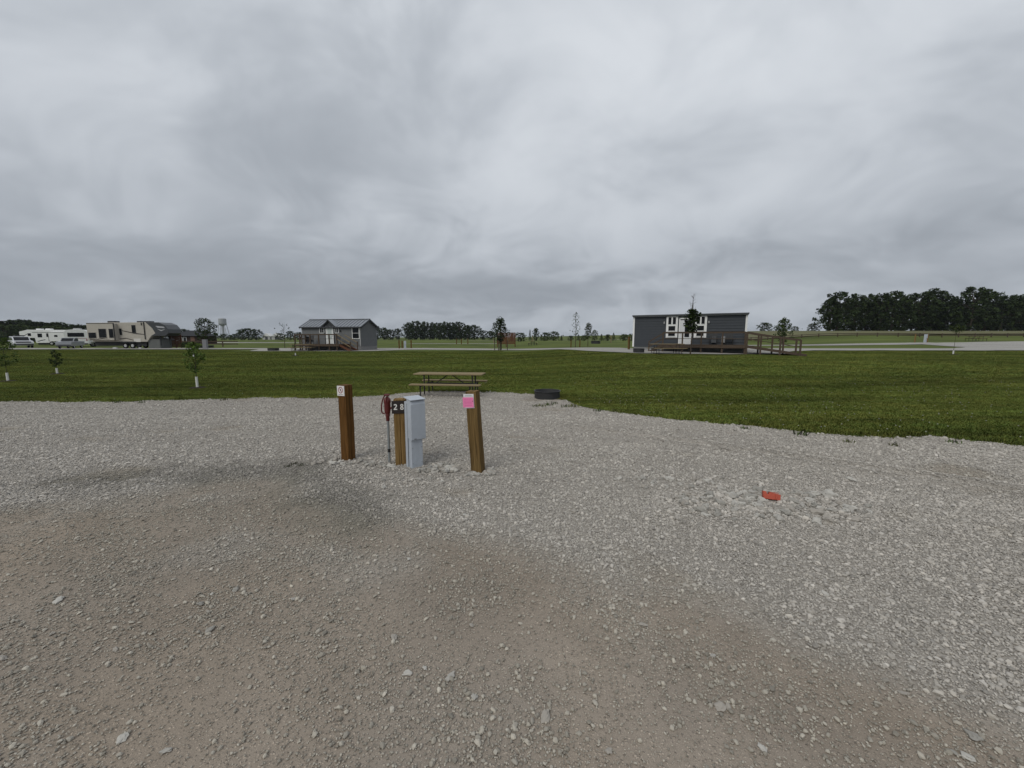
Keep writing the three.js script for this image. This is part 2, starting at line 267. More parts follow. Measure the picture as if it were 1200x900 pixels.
{
  const R = rng(555), m4 = new THREE.Matrix4(), q4 = new THREE.Quaternion(), c = new THREE.Color(), up = V(0, 1, 0);
  function field(geo, d0, d1, rho, s0, label) {
    const list = [], wide = d1 * 1.42 + 1, n = Math.round(2 * wide * (d1 - d0) * rho);
    for (let i = 0; i < n; i++) {
      const d = mix(d0, d1, R()), x = (R() * 2 - 1) * wide; if (Math.abs(x) > d * 1.42 + 1) continue; if ((d > lotNear(x) - 0.15 && x > 5) || (d > 42.1 && x > -32 && x < 5) || (d > 40 && x > -1)) continue; const e = edge(x) + 0.02; let s = s0 * (0.75 + 0.5 * R());
      if (d < e) { if (d < e - 0.5 || R() > 0.3 * Math.exp((d - e) * 9) + (fbm(x * 1.5, d * 1.5, 2, 3.2) > 0.2 ? 0.35 : 0)) continue; s *= 0.7; } else if (d < e + 0.35) s *= 1.5;
      list.push([x, d, s]);
    }
    const im = new THREE.InstancedMesh(geo, bladeMat, list.length); im.name = numbered('grass'); im.castShadow = im.receiveShadow = true; im.userData = { kind: 'stuff', label, category: 'grass' };
    list.forEach(([x, d, s], i) => { q4.setFromAxisAngle(up, R() * 6.283); m4.compose(V(x, land(x, d) - 0.005, -d), q4, V(s, s * (0.7 + 0.5 * R()), s)); im.setMatrixAt(i, m4); const l = lawn(x, d), k = 0.85 + 0.5 * R(), y = 0.85 + 0.4 * R(); im.setColorAt(i, c.setRGB(l[0] * k * y * 1.1, l[1] * k * 1.1, l[2] * k)); });
    scene.add(im);
  }
  field(tuftShape(36, 0.1, 0.015, 0.036, 0.0032, 5), 5, 18, 240, 1, 'short mown green grass bordering the gravel pad');
  field(tuftShape(42, 0.16, 0.014, 0.03, 0.006, 9), 18, 30, 80, 1, 'mown green lawn between the gravel pad and the lane');
  field(tuftShape(46, 0.3, 0.018, 0.036, 0.01, 12), 30, 48, 26, 1, 'mown green lawn just short of the gravel lane');
  // white clover heads in the lawn
  const cl = []; for (let i = 0; i < 1500; i++) { const x = -14 + 36 * R(), d = 6 + 12 * R(); if (d > edge(x) + 0.4 && Math.abs(x) < d * 1.4 && fbm(x * 0.4, d * 0.4, 3, 2.2) + (x > 2 ? 0.15 : -0.1) > 0.05) cl.push([x, d]); }
  const im = new THREE.InstancedMesh(new THREE.IcosahedronGeometry(0.011, 0), std(.36, .36, .3, 0.9), cl.length); im.name = numbered('clover_blossom'); im.userData = { kind: 'stuff', label: 'tiny white clover heads scattered in the mown lawn', category: 'clover' };
  cl.forEach(([x, d], i) => { m4.makeTranslation(x, land(x, d) + 0.035, -d); im.setMatrixAt(i, m4); }); scene.add(im);
}

// ---------------------------------------------------------------- things on the pad
function postShape(s, h, crack, seed) { // a sawn timber with rounded arrises and one drying crack
  const R = rng(seed), prof = [], H = s / 2;
  for (let k = 0; k < 4; k++) {
    const us = [-0.93, -0.6, -0.3, 0, 0.3, 0.6, 0.93]; if (crack[0] === k) us.push(crack[1] - 0.06, crack[1], crack[1] + 0.06); us.sort((a, b) => a - b);
    for (const u of us) { const deep = crack[0] === k && Math.abs(u - crack[1]) < 0.01 ? 0.018 : 0, x = u * H, z = H - deep, a = (k * Math.PI) / 2; prof.push([x * Math.cos(a) + z * Math.sin(a), -x * Math.sin(a) + z * Math.cos(a)]); }
  }
  const n = 16, m = prof.length, pos = [], uv = [], idx = [], per = [0]; for (let i = 1; i <= m; i++) per.push(per[i - 1] + Math.hypot(prof[i % m][0] - prof[i - 1][0], prof[i % m][1] - prof[i - 1][1]));
  for (let j = 0; j <= n; j++) { const y = -0.08 + ((h + 0.08) * j) / n, wx = 0.004 * noise(y * 2, seed), wz = 0.004 * noise(y * 2, seed + 5), top = j === n ? 0.975 : 1;
    for (let i = 0; i <= m; i++) { const [x, z] = prof[i % m], k = top * (1 + 0.03 * noise(x * 9, y * 5, z * 9 + seed)); pos.push(x * k + wx, y + (j === n ? 0.006 * noise(x * 30, z * 30, seed) : 0), z * k + wz); uv.push(per[i], y); } }
  for (let j = 0; j < n; j++) for (let i = 0; i < m; i++) { const a = j * (m + 1) + i, b = a + m + 1; idx.push(a, a + 1, b, a + 1, b + 1, b); }
  const c = pos.length / 3; pos.push(0, h + 0.002, 0); uv.push(0, 0); const t0 = pos.length / 3; for (let i = 0; i <= m; i++) { const q = (n * (m + 1) + i) * 3; pos.push(pos[q], pos[q + 1], pos[q + 2]); uv.push(pos[q], pos[q + 2]); } for (let i = 0; i < m; i++) idx.push(c, t0 + i, t0 + i + 1);
  const g = new THREE.BufferGeometry(); g.setAttribute('position', new THREE.Float32BufferAttribute(pos, 3)); g.setAttribute('uv', new THREE.Float32BufferAttribute(uv, 2)); g.setIndex(idx); g.computeVertexNormals(); return g;
}
const print = (w, h, draw, rough = 0.5) => { const c = document.createElement('canvas'); c.width = w; c.height = h; draw(c.getContext('2d'), w, h); const t = new THREE.CanvasTexture(c); t.colorSpace = THREE.SRGBColorSpace; return std(1, 1, 1, rough, { map: t }); };
function plate(parent, name, w, h, front, back, pos, turn = 0, t = 0.004) { // a thin sign: a plate with its printed face 1 mm in front
  const g = new THREE.Group(); const p = part(parent, name, rbox(w, h, t, 0.0015, 0, 0, 0), back); p.position.set(...pos); p.rotation.y = turn;
  part(p, 'printed_face', new THREE.PlaneGeometry(w - 0.004, h - 0.004).translate(0, 0, t / 2 + 0.001), front); return p;
}
{ // post with the round red symbol
  const o = thing('wooden_post', 'dark stained timber post with small white sign bearing a red ring', 'post', -2.26, 5.15, -21 * DEG, 'timber posts on the gravel pad');
  part(o, 'timber', postShape(0.132, 1.06, [1, 0.1], 3), M.postDark);
  const face = print(200, 240, (c, w, h) => { c.fillStyle = '#d8d5d4'; c.fillRect(0, 0, w, h); c.strokeStyle = '#7d2530'; c.lineWidth = 17; c.beginPath(); c.ellipse(w / 2, 100, 56, 72, 0, 0, 7); c.stroke(); c.fillStyle = '#3d2b35'; c.beginPath(); c.moveTo(84, 76); c.lineTo(112, 62); c.lineTo(118, 120); c.lineTo(104, 138); c.lineTo(90, 112); c.fill(); c.strokeStyle = '#7d2530'; c.lineWidth = 11; c.beginPath(); c.moveTo(64, 54); c.lineTo(136, 148); c.stroke(); c.fillStyle = '#4c4a50'; for (let i = 0; i < 9; i++) c.fillRect(34 + i * 15, 200, i % 3 ? 11 : 7, 16); });
  plate(o, 'symbol_sign', 0.125, 0.135, face, M.white, [-0.006, 0.985, 0.0705]);
}
{ // number post
  const o = thing('wooden_post', 'tan timber post carrying the site number 28', 'post', -1.455, 4.93, 8 * DEG, 'timber posts on the gravel pad');
  part(o, 'timber', postShape(0.15, 0.905, [0, 0.02], 8), M.postTan);
  const face = print(256, 256, (c, w, h) => { c.fillStyle = '#231a17'; c.fillRect(0, 0, w, h); const R = rng(4); for (let i = 0; i < 160; i++) { c.fillStyle = `rgba(${70 + 40 * R()},${45 + 20 * R()},${35 + 20 * R()},0.25)`; c.fillRect(R() * w, R() * h, 3 + 14 * R(), 1 + 2 * R()); } c.fillStyle = '#d9d7d2'; c.font = 'bold 165px sans-serif'; c.textAlign = 'center'; c.textBaseline = 'middle'; for (const [t, x] of [['2', 70], ['8', 196]]) { c.save(); c.translate(x, h / 2 - 4); c.scale(0.86, 1); c.fillText(t, 0, 0); c.restore(); } });
  plate(o, 'number_sign', 0.168, 0.165, face, M.dim, [-0.012, 0.808, 0.0805], 0, 0.006);
}
{ // leaning post with a pink card
  const o = thing('wooden_post', 'leaning weathered timber post with pink card on a white sign', 'post', -0.425, 4.68, -16 * DEG, 'timber posts on the gravel pad');
  o.rotation.order = 'ZYX'; o.rotation.z = 3.4 * DEG;
  part(o, 'timber', postShape(0.137, 1.045, [1, -0.45], 14), M.postOlive);
  const face = print(200, 240, (c, w, h) => { c.fillStyle = '#d4d2d4'; c.fillRect(0, 0, w, h); c.fillStyle = '#6d6f75'; for (let i = 0; i < 8; i++) c.fillRect(40 + i * 16, 16, 12, 9); for (let i = 0; i < 11; i++) c.fillRect(22 + i * 15, 34, 10, 6); });
  const s = plate(o, 'white_sign', 0.135, 0.175, face, M.white, [-0.026, 0.93, 0.0735]);
  const pink = print(200, 200, (c, w, h) => { c.fillStyle = '#e67fae'; c.fillRect(0, 0, w, h); c.strokeStyle = 'rgba(150,40,90,0.55)'; c.lineWidth = 5; for (const y of [36, 72, 100, 128, 160]) { c.beginPath(); for (let x = 26; x < 172; x += 6) c.lineTo(x, y + 4 * Math.sin(x * 0.31 + y)); c.stroke(); } c.fillStyle = '#1c1418'; c.beginPath(); c.arc(182, 78, 8, 0, 7); c.fill(); });
  const cg = new THREE.PlaneGeometry(0.138, 0.125, 10, 1); { const p = cg.attributes.position; for (let i = 0; i < p.count; i++) p.setZ(i, 0.004 + 0.006 * Math.pow(Math.abs(p.getX(i)) / 0.069, 4) + 0.0015 * Math.sin(p.getX(i) * 60)); cg.computeVertexNormals(); }
  part(s, 'pink_card', cg.translate(-0.006, -0.015, 0.001), pink);
}
{ // electrical pedestal: a hooded steel cabinet
  const o = thing('electrical_pedestal', 'grey steel electrical pedestal with hooded cover beside the number post', 'pedestal', -1.25, 4.83, 42 * DEG);
  part(o, 'back_channel', [rbox(0.2, 0.9, 0.075, 0.006, 0, 0.44, -0.035)], M.cabinet);
  part(o, 'lower_cover', rbox(0.16, 0.5, 0.07, 0.006, -0.012, 0.21, 0.036), M.cabinet);
  const hood = extrude([[0.0, 0.43], [0.088, 0.405], [0.1, 0.415], [0.1, 0.865], [0.082, 0.905], [0, 0.925]], 0.196, 0.003).rotateY(-Math.PI / 2).translate(0.098, 0, 0);
  const h = part(o, 'hood', hood, M.cabinet); part(h, 'latch', rbox(0.03, 0.012, 0.012, 0.003, -0.05, 0.425, 0.104), M.steel);
  part(o, 'top_cap', rbox(0.212, 0.012, 0.2, 0.004, 0, 0.932, 0.015, 0.12), M.cabinet);
  part(o, 'side_seam', rbox(0.003, 0.86, 0.006, 0.001, -0.101, 0.44, 0.001), M.darkSteel);
  for (const [x, y] of [[-0.075, 0.1], [-0.075, 0.3], [0.05, 0.1], [0.05, 0.3]]) part(o, 'screw', cyl(0.005, 0.005, 0.006, 8).rotateX(Math.PI / 2).translate(x, y, 0.072), M.steel);
}
{ // yard hydrant
  const o = thing('yard_hydrant', 'red headed yard hydrant on a thin galvanised pipe', 'hydrant', -1.64, 4.98, 6 * DEG);
  part(o, 'pipe', [cyl(0.0165, 0.0165, 0.75, 14, 0, 0.29, 0)], M.galv);
  part(o, 'tape_band', cyl(0.019, 0.019, 0.045, 14, 0, 0.2, 0), M.black);
  part(o, 'collar', new THREE.LatheGeometry([[0.018, 0.6], [0.023, 0.605], [0.024, 0.66], [0.03, 0.668], [0.03, 0.69], [0.022, 0.695]].map((p) => new THREE.Vector2(...p)), 16), M.red);
  const head = part(o, 'head', [new THREE.LatheGeometry([[0.022, 0.69], [0.031, 0.71], [0.034, 0.75], [0.034, 0.83], [0.04, 0.85], [0.038, 0.885], [0.026, 0.91], [0.012, 0.915], [0.012, 0.93], [0, 0.932]].map((p) => new THREE.Vector2(...p)), 18), cyl(0.022, 0.022, 0.07, 12).rotateX(Math.PI / 2).translate(0, 0.86, 0)], M.red);
  part(o, 'spout', [tube([[0.02, 0.765, 0], [0.055, 0.775, 0.004], [0.085, 0.765, 0.008], [0.098, 0.735, 0.01], [0.1, 0.695, 0.01]], 0.015, 20, 12), cyl(0.021, 0.021, 0.03, 14, 0.1, 0.69, 0.01), cyl(0.018, 0.018, 0.02, 14, 0.03, 0.768, 0)], M.red);
  part(o, 'lever', [tube([[0.02, 0.95, 0.0], [-0.02, 0.945, 0], [-0.048, 0.905, 0], [-0.07, 0.83, 0], [-0.076, 0.76, 0], [-0.068, 0.71, 0], [-0.035, 0.695, 0]], 0.0085, 28, 10), rbox(0.07, 0.022, 0.05, 0.005, 0.0, 0.948, 0)], M.red);
  head.scale.set(1.16, 1, 1.16);
  for (const s of [-1, 1]) part(head, 'link', bar(V(0.004, 0.93, s * 0.036), V(0.0, 0.85, s * 0.038), 0.016, 0.006), M.red);
}
// picnic table: timber planks on a tubular steel frame
function makeTable(o, plankMat = M.plank) {
  const R = rng(31), L = 2.44, tubeR = 0.024;
  for (let i = 0; i < 5; i++) part(o, 'top_plank', metric(rbox(L, 0.038, 0.137, 0.005, 0.01 * (R() - 0.5), 0.745, (i - 2) * 0.145, 0, 0.003 * (R() - 0.5)), 'x', R(), R() * 3), plankMat);
  for (const s of [1, -1]) for (const k of [-0.073, 0.073]) part(o, 'bench_plank', metric(rbox(L, 0.038, 0.137, 0.005, 0.01 * (R() - 0.5), 0.425, s * 0.68 + k, 0, 0.004 * (R() - 0.5)), 'x', R(), R() * 3), plankMat);
  for (const x of [-0.86, 0.86]) {
    for (const z of [0.25, -0.25]) part(o, 'table_leg', rod(V(x, -0.03, z), V(x, 0.725, z), tubeR), M.darkSteel);
    for (const z of [0.68, -0.68]) part(o, 'bench_leg', [rod(V(x, -0.03, z), V(x, 0.405, z), tubeR), box(0.06, 0.012, 0.26, x, 0.4, z)], M.darkSteel);
    part(o, 'cross_beam', [rod(V(x, 0.36, -0.7), V(x, 0.36, 0.7), tubeR), rod(V(x, 0.71, -0.34), V(x, 0.71, 0.34), tubeR)], M.darkSteel);
  }
  part(o, 'stretcher', rod(V(-0.86, 0.4, 0), V(0.86, 0.4, 0), tubeR), M.darkSteel);
  for (const s of [-1, 1]) part(o, 'brace', rod(V(s * 0.05, 0.72, 0), V(s * 0.5, 0.41, 0), 0.017), M.darkSteel);
  return o;
}
const picnicTable = makeTable(thing('picnic_table', 'tan plank picnic table with dark steel frame on the gravel edge', 'picnic table', -2.2, 13.55, -6 * DEG));
// fire ring: a rolled steel band with a lip, ash inside
function makeRing(o) {
  const r = 0.42;
  part(o, 'steel_band', new THREE.LatheGeometry([[r, -0.02], [r, 0.235], [r + 0.03, 0.245], [r + 0.03, 0.255], [r - 0.012, 0.255], [r - 0.012, -0.02]].map((p) => new THREE.Vector2(...p)), 40), std(.05, .05, .052, .65, { metalness: .5, map: weather }));
  part(o, 'ash', new THREE.CircleGeometry(r - 0.014, 24).rotateX(-Math.PI / 2).translate(0, 0.05, 0), rustic(.05, .047, .045, 1));
  for (const a of [0.4, 2.5, 4.6]) part(o, 'hinge_tab', box(0.03, 0.07, 0.012, 0, 0.16, r + 0.006).rotateY(a), M.darkSteel);
  return o;
}
const fireRing = makeRing(thing('fire_ring', 'low round steel fire ring where the gravel meets the lawn', 'fire ring', 1.18, 12.75));
{ // broken piece of orange plastic
  const o = thing('plastic_block', 'broken orange plastic block lying among loose limestone rocks', 'plastic block', 2.64, 3.74, -22 * DEG, undefined, gravelTop(2.64, 3.74) + 0.012);
  const orange = rustic(.43, .062, .025, .5);
  const g = extrude([[-0.07, 0], [0.068, 0], [0.072, 0.05], [-0.02, 0.062], [-0.024, 0.044], [-0.045, 0.04], [-0.05, 0.066], [-0.074, 0.07]], 0.06, 0.004).translate(0, 0, -0.03);
  const b = part(o, 'body', g.rotateX(-0.35), orange); part(b, 'rib', [box(0.01, 0.045, 0.066, 0.035, 0.03, 0.0, -0.35), box(0.08, 0.006, 0.05, 0.02, 0.066, -0.012, -0.35)], orange);
}
// single rocks
const rockShapes = [21.3, 34.9, 47.2, 58.8, 63.1].map((s) => stoneShape(s, 2, 0.42)), rockMats = [[.42, .4, .365], [.5, .48, .44], [.33, .315, .285], [.38, .35, .31]].map((c) => rustic(...c, 0.92, { flatShading: true })), R3 = rng(909);
function rock(x, d, s, label, group, flat = 0.9) {
  const m = new THREE.Mesh(rockShapes[Math.floor(R3() * 5)], rockMats[Math.floor(R3() * 4)]); m.name = numbered('rock'); m.castShadow = m.receiveShadow = true;
  m.scale.set(s * (0.9 + 0.5 * R3()), s * flat * (0.8 + 0.4 * R3()), s * (0.75 + 0.3 * R3())); m.rotation.set((R3() - 0.5) * 0.5, R3() * 6.28, (R3() - 0.5) * 0.5); m.position.set(x, gravelTop(x, d) + s * 0.42 * flat, -d);
  m.userData = { label, category: 'rock', group }; scene.add(m);
}
const near = (n, x, d, rx, rd, s0, s1, label, group, keep = () => true) => { for (let i = 0, k = 0; i < n && k < 4000; k++) { const a = R3() * 6.283, r = Math.sqrt(R3()), X = x + Math.cos(a) * r * rx, D = d + Math.sin(a) * r * rd; if (!keep(X, D)) continue; rock(X, D, mix(s0, s1, Math.pow(R3(), 1.4)), label, group); i++; } };
const clear = (X, D) => [[-2.26, 5.15, .13], [-1.455, 4.93, .13], [-1.205, 4.86, .17], [-1.64, 4.98, .05], [-.425, 4.68, .12], [2.64, 3.74, .1]].every(([a, b, r]) => Math.hypot(X - a, D - b) > r + 0.02);
near(26, -0.98, 4.7, 0.3, 0.13, 0.03, 0.056, 'pale limestone rock heaped at the foot of the grey electrical pedestal', 'rocks at the pedestal foot', clear);
near(22, -1.66, 4.86, 0.24, 0.12, 0.025, 0.05, 'pale limestone rock around the base of the hydrant pipe', 'rocks at the hydrant pipe', clear);
near(20, -2.3, 5.0, 0.45, 0.13, 0.023, 0.046, 'pale limestone rock by the foot of the dark post with the red ring sign', 'rocks at the dark post', clear);
near(14, -0.42, 4.6, 0.26, 0.1, 0.024, 0.05, 'pale limestone rock at the foot of the leaning post', 'rocks at the leaning post', clear);
near(120, 2.6, 3.66, 1.0, 0.4, 0.02, 0.05, 'pale limestone rock in the loose heap around the orange block', 'rocks around the orange block', clear);
near(26, 1.75, 4.3, 0.6, 0.2, 0.018, 0.042, 'pale limestone rock in the strip leading to the orange block', 'rocks leading to the orange block', clear);
near(24, -1.3, 4.35, 0.7, 0.25, 0.014, 0.032, 'pale limestone rock lying in front of the electrical pedestal', 'rocks in front of the pedestal', clear);
[[-0.86,2.63],[-0.79,2.76],[-0.67,1.99],[-0.45,1.79],[-0.53,1.76],[-0.18,1.63],[0.15,1.53],[0.40,1.39],[-0.31,1.74],[-0.24,2.09],[-0.44,3.47],[-0.41,3.32],[0.78,2.09],[-2.95,2.21],[-2.94,2.30],[-2.65,2.02],[-1.66,1.44],[-1.43,1.39],[-1.99,2.27],[-2.00,2.37],[-1.87,2.41],[-1.42,2.31],[-1.76,2.05],[-2.17,1.91],[-2.71,1.85],[1.08,1.87],[2.07,2.35],[1.82,1.39],[1.86,1.37],[1.04,1.40],[0.96,1.58],[1.00,1.58],[2.27,1.85],[1.88,1.65],[1.98,1.45]].forEach(([x, d], i) => rock(x, d, [0.021, 0.016, 0.024, 0.014][i % 4], packed(x, d) > 0.4 ? 'flat pale stone pressed into the brown packed gravel' : 'flat pale stone lying in the coarse grey gravel', packed(x, d) > 0.4 ? 'stones in the packed gravel' : 'stones in the grey gravel', 0.5));
rock(4.01, 4.36, 0.05, 'large pale rock alone beside the tyre rut', undefined, 0.6);
[[2.5, 4.42], [0.6, 3.55], [1.18, 4.71], [1.57, 4.71]].forEach(([x, d]) => rock(x, d, 0.032, 'pale rock lying loose in the grey gravel beyond the packed drive', 'loose rocks in the grey gravel', 0.6));

// weeds in the gravel
const weedShape = tuftShape(22, 0.07, 0.05, 0.14, 0.006, 44), weedMats = [std(.07, .1, .03, .85), std(.1, .11, .04, .85), std(.05, .06, .03, .9)];
[[0.66,10.80,0],[0.83,10.80,1],[1.07,11.00,0],[1.28,11.36,0],[1.48,10.61,0],[1.72,10.61,1],[2.2,9.72,0],[2.59,9.54,1],[5.06,6.55,0]].forEach(([x, d, k], i) => weed(x, d, k, 1 + 0.3 * (i % 3), 'small green weed growing in the gravel near the fire ring', 'weeds near the fire ring'));
[[5.96,5.83,1],[7.08,6.0,0],[5.43,6.03,1],[4.41,7.1,0]].forEach(([x, d, k]) => weed(x, d, k, 0.9, 'small weed at the gravel edge beyond the tyre rut', 'weeds beyond the tyre rut'));
[[-2.89,4.94,2],[-2.92,4.84,2],[-2.78,4.9,2]].forEach(([x, d, k]) => weed(x, d, k, 0.5, 'dark weed clump in the damp patch beside the dark post', 'weeds in the damp patch'));
[[-12.08,11.6,0],[-11.3,11.55,0],[-9.2,12.1,1]].forEach(([x, d, k]) => weed(x, d, k, 1.2, 'low weed where the lawn creeps into the far gravel edge', 'weeds at the far lawn edge'));
function weed(x, d, k, s, label, group) { const m = new THREE.Mesh(weedShape, weedMats[k]); m.name = numbered('weed'); m.castShadow = m.receiveShadow = true; m.position.set(x, gravelTop(x, d), -d); m.scale.set(s * 1.6, s * 0.6, s); m.rotation.y = x * 7; m.userData = { label, category: 'weed', group }; scene.add(m); }

// ---------------------------------------------------------------- trees
const leafMat = std(1, 1, 1, 0.75, { vertexColors: true }), bark = rustic(.075, .06, .047, .95), paleBark = rustic(.16, .14, .115, .95);
function leaves(clumps, per, size, R, c0, c1) { // clumps: [x, y, z, radius]; small four-sided leaf sprays turned every way
  const pos = [], col = [];
  for (const [x, y, z, r] of clumps) for (let i = 0; i < per; i++) {
    const a = V(R() - 0.5, R() - 0.5, R() - 0.5).normalize(), q = Math.cbrt(R()) * r, c = V(x, y, z).addScaledVector(a, q), n = V(R() - 0.5, R() * 0.9, R() - 0.5).normalize(), t = V(R() - 0.5, R() - 0.5, R() - 0.5).cross(n).normalize(), b = n.clone().cross(t), s = size * (0.6 + 0.8 * R()), w = s * 0.6;
    const A = c.clone().addScaledVector(t, s), B = c.clone().addScaledVector(b, w), C = c.clone().addScaledVector(t, -s), D = c.clone().addScaledVector(b, -w), k = R(), g = 0.75 + 0.5 * R();
    for (const v of [A, B, C, A, C, D]) { pos.push(v.x, v.y, v.z); col.push(mix(c0[0], c1[0], k) * g, mix(c0[1], c1[1], k) * g, mix(c0[2], c1[2], k) * g); }
  }
  const g = new THREE.BufferGeometry(); g.setAttribute('position', new THREE.Float32BufferAttribute(pos, 3)); g.setAttribute('color', new THREE.Float32BufferAttribute(col, 3)); g.computeVertexNormals(); return g;
}
const DARK = [[.017, .029, .01], [.04, .06, .017]], MIDG = [[.028, .046, .012], [.055, .078, .02]], FRESH = [[.055, .095, .018], [.1, .15, .03]];
// a broadleaf tree of unit height; its crown fills from low to 1
function broadleaf(seed, { low = 0.05, wide = 0.3, n = 72, per = 44, leaf = 0.024, pal = DARK, trunkR = 0.022, clumpR = 0.066 }) {
  const R = rng(seed), clumps = [], wood_ = [rod(V(0, -0.02, 0), V(0.01, 0.45, 0.01), trunkR, trunkR * 0.6, 7), rod(V(0.01, 0.45, 0.01), V(0, 0.9, 0), trunkR * 0.6, trunkR * 0.15, 6)];
  for (let i = 0; i < n; i++) {
    const t = (i + 0.5 * R()) / n, y = low + (1 - low) * Math.pow(t, 0.85), prof = Math.pow(Math.sin(Math.PI * clamp(0.1 + 0.84 * (y - low) / (1 - low))), 0.7), a = i * 2.399 + R(), r = wide * prof * (0.35 + 0.75 * R()) * (1 + 0.8 * noise(seed, y * 4, a)), p = V(Math.cos(a) * r, y * 0.97, Math.sin(a) * r);
    clumps.push([p.x, p.y, p.z, clumpR * (0.6 + 0.7 * R())]); if (i % 3 === 0) wood_.push(rod(V(0, y * 0.72, 0), p, trunkR * 0.35, trunkR * 0.08, 5));
  }
  return { trunk: join(wood_), crown: leaves(clumps, per, leaf, R, ...pal) };
}
function conifer(seed, wide = 0.2, pal = DARK) {
  const R = rng(seed), clumps = []; for (let i = 0; i < 60; i++) { const y = 0.06 + 0.92 * (i / 60), r = wide * (1.02 - y) * (0.3 + 0.8 * R()), a = i * 2.399; clumps.push([Math.cos(a) * r, y, Math.sin(a) * r, 0.035 + 0.05 * (1 - y)]); }
  return { trunk: rod(V(0, -0.02, 0), V(0, 0.95, 0), 0.02, 0.004, 6), crown: leaves(clumps, 22, 0.02, R, ...pal) };
}
function tree(src, name, label, group, x, d, h, w, turn, barkMat = bark) { // w = width factor
  const o = thing(name, label, 'tree', x, d, turn, group); o.scale.set(h * w, h, h * w); part(o, 'trunk', src.trunk, barkMat); part(o, 'crown', src.crown, leafMat); return o;
}
const kinds = [broadleaf(1, { clumpR: 0.068 }), broadleaf(2, { wide: 0.35, low: 0.03 }), broadleaf(3, { wide: 0.27, n: 64, clumpR: 0.07 }), broadleaf(4, { wide: 0.32, n: 76, per: 40, clumpR: 0.06 })], midKinds = [broadleaf(5, { pal: MIDG, wide: 0.36, low: 0.06 }), broadleaf(6, { pal: MIDG, wide: 0.42, low: 0.05 })], cones = [conifer(7), conifer(8, 0.26)];
const R4 = rng(4141);
const row = (list, d, spread, pick, name, label, group, grow = 1) => list.forEach(([x, h, w], i) => { const s = pick[i % pick.length], dd = d + spread * (R4() - 0.5), k = dd / d; tree(s, name, label, group, x * k, dd, Math.max(1.2, h * grow * k), clamp(w / Math.max(1.2, h) / 0.55, 0.5, 1.9), R4() * 6.28); });
row([[91.6,9.4,4.6],[93.8,11.0,6.5],[98.8,10.0,5.5],[102.0,10.3,5.0],[106.1,10.5,6.0],[109.6,11.2,6.5],[112.7,10.3,5.5],[117.0,11.0,6.5],[121.0,11.7,7.5],[124.9,10.0,5.5],[129.0,9.1,5.5],[132.1,12.4,7.0],[136.4,11.5,7.0],[141.0,10.0,6.5],[144.9,10.3,7.5],[150.2,10.8,7.5],[156.0,10.8,7.5]].map(([x, h, w]) => [x, h, w * 1.0]), 112, 5, kinds, 'broadleaf_tree', 'tall dark broadleaf tree in the front row of the dense grove beyond the pale field', 'front trees of the dense grove', 1.04);
row([[104,9.4,6.0],[109,9.6,6.6],[115.5,9.7,6.6],[120.0,10.2,7.2],[127.6,9.8,6.6],[132.4,10.2,7.2],[136.6,9.7,7.2],[140.8,8.5,6.6],[149.2,10.3,7.2],[154.1,10.0,7.2],[158.8,9.6,7.7],[163.9,10.1,7.7],[169.8,10.1,7.7]].map(([x, h, w]) => [x, h, w * 1.25]), 124, 5, [kinds[3], kinds[1], kinds[0]], 'broadleaf_tree', 'tall dark broadleaf tree in the back row of the dense grove beyond the pale field', 'back trees of the dense grove');
row([[-79.9,8.1,4.1],[-75.9,7.1,5.1],[-72.4,6.1,5.1],[-67.8,6.6,4.1],[-61.6,10.1,5.1],[-57.0,11.1,6.1],[-52.0,10.6,6.1],[-47.0,10.1,4.6],[-43.4,10.1,5.1],[-39.9,10.6,5.1],[-35.4,10.1,6.1],[-31.3,10.6,6.1],[-26.3,8.6,6.1],[-22.2,8.6,6.1],[-17.2,5.6,6.1],[-12.7,5.1,5.1]].map(([x, h, w]) => [x, h, w * 1.25]), 230, 14, [kinds[2], kinds[0], kinds[3]], 'windbreak_tree', 'dark tree in the far windbreak behind the slatted screen and the gabled cabin', 'trees of the far windbreak');
row([[-60, 9, 6], [-49, 9, 6], [-37, 9, 6], [-28, 7.6, 6], [-55, 8.6, 6], [-43, 9, 6], [-33, 8.6, 6]].map(([x, h, w]) => [x * 1.06, h, w * 1.4]), 246, 6, [kinds[1], kinds[3]], 'windbreak_tree', 'dark tree in the second row of the far windbreak', 'second row of the far windbreak');
row([[-187.4,7.3,5.6],[-182.9,7.0,5.0],[-179.7,7.3,5.0],[-177.0,7.3,5.0],[-174.2,7.2,5.0],[-171.5,6.7,5.0],[-168.5,6.4,5.0],[-166.0,6.4,5.0],[-163.6,6.4,4.4],[-160.6,5.8,4.4],[-157.5,5.8,4.4],[-154.5,5.5,4.4],[-151.5,4.6,3.7]].map(([x, h, w]) => [x, h, w * 1.4]), 140, 8, [...kinds], 'broadleaf_tree', 'dark broadleaf tree in the wood behind the white trailers', 'wood behind the white trailers', 1.06);
row([[-172, 5.5, 5], [-166, 5, 5], [-160, 5, 5], [-154, 4.6, 5], [-148, 4, 5], [-178, 5.5, 5]].map(([x, h, w]) => [x * 0.93, h, w * 1.5]), 126, 4, midKinds, 'broadleaf_tree', 'lower green tree along the front of the wood behind the white trailers', 'front of the wood behind the trailers');
row([[-139.5,5.0,4.0],[-136.4,5.5,6.2],[-132.1,5.0,6.2],[-119.9,3.3,4.4],[-114.5,4.2,3.6],[-110.1,3.7,4.0],[-143.3,2.9,3.6],[-149.0,2.9,3.6],[-145.5,2.4,3.6]], 200, 10, [midKinds[0], kinds[1], kinds[3]], 'field_tree', 'round dark tree far beyond the lane near the water tower', 'trees near the water tower', 1.1);
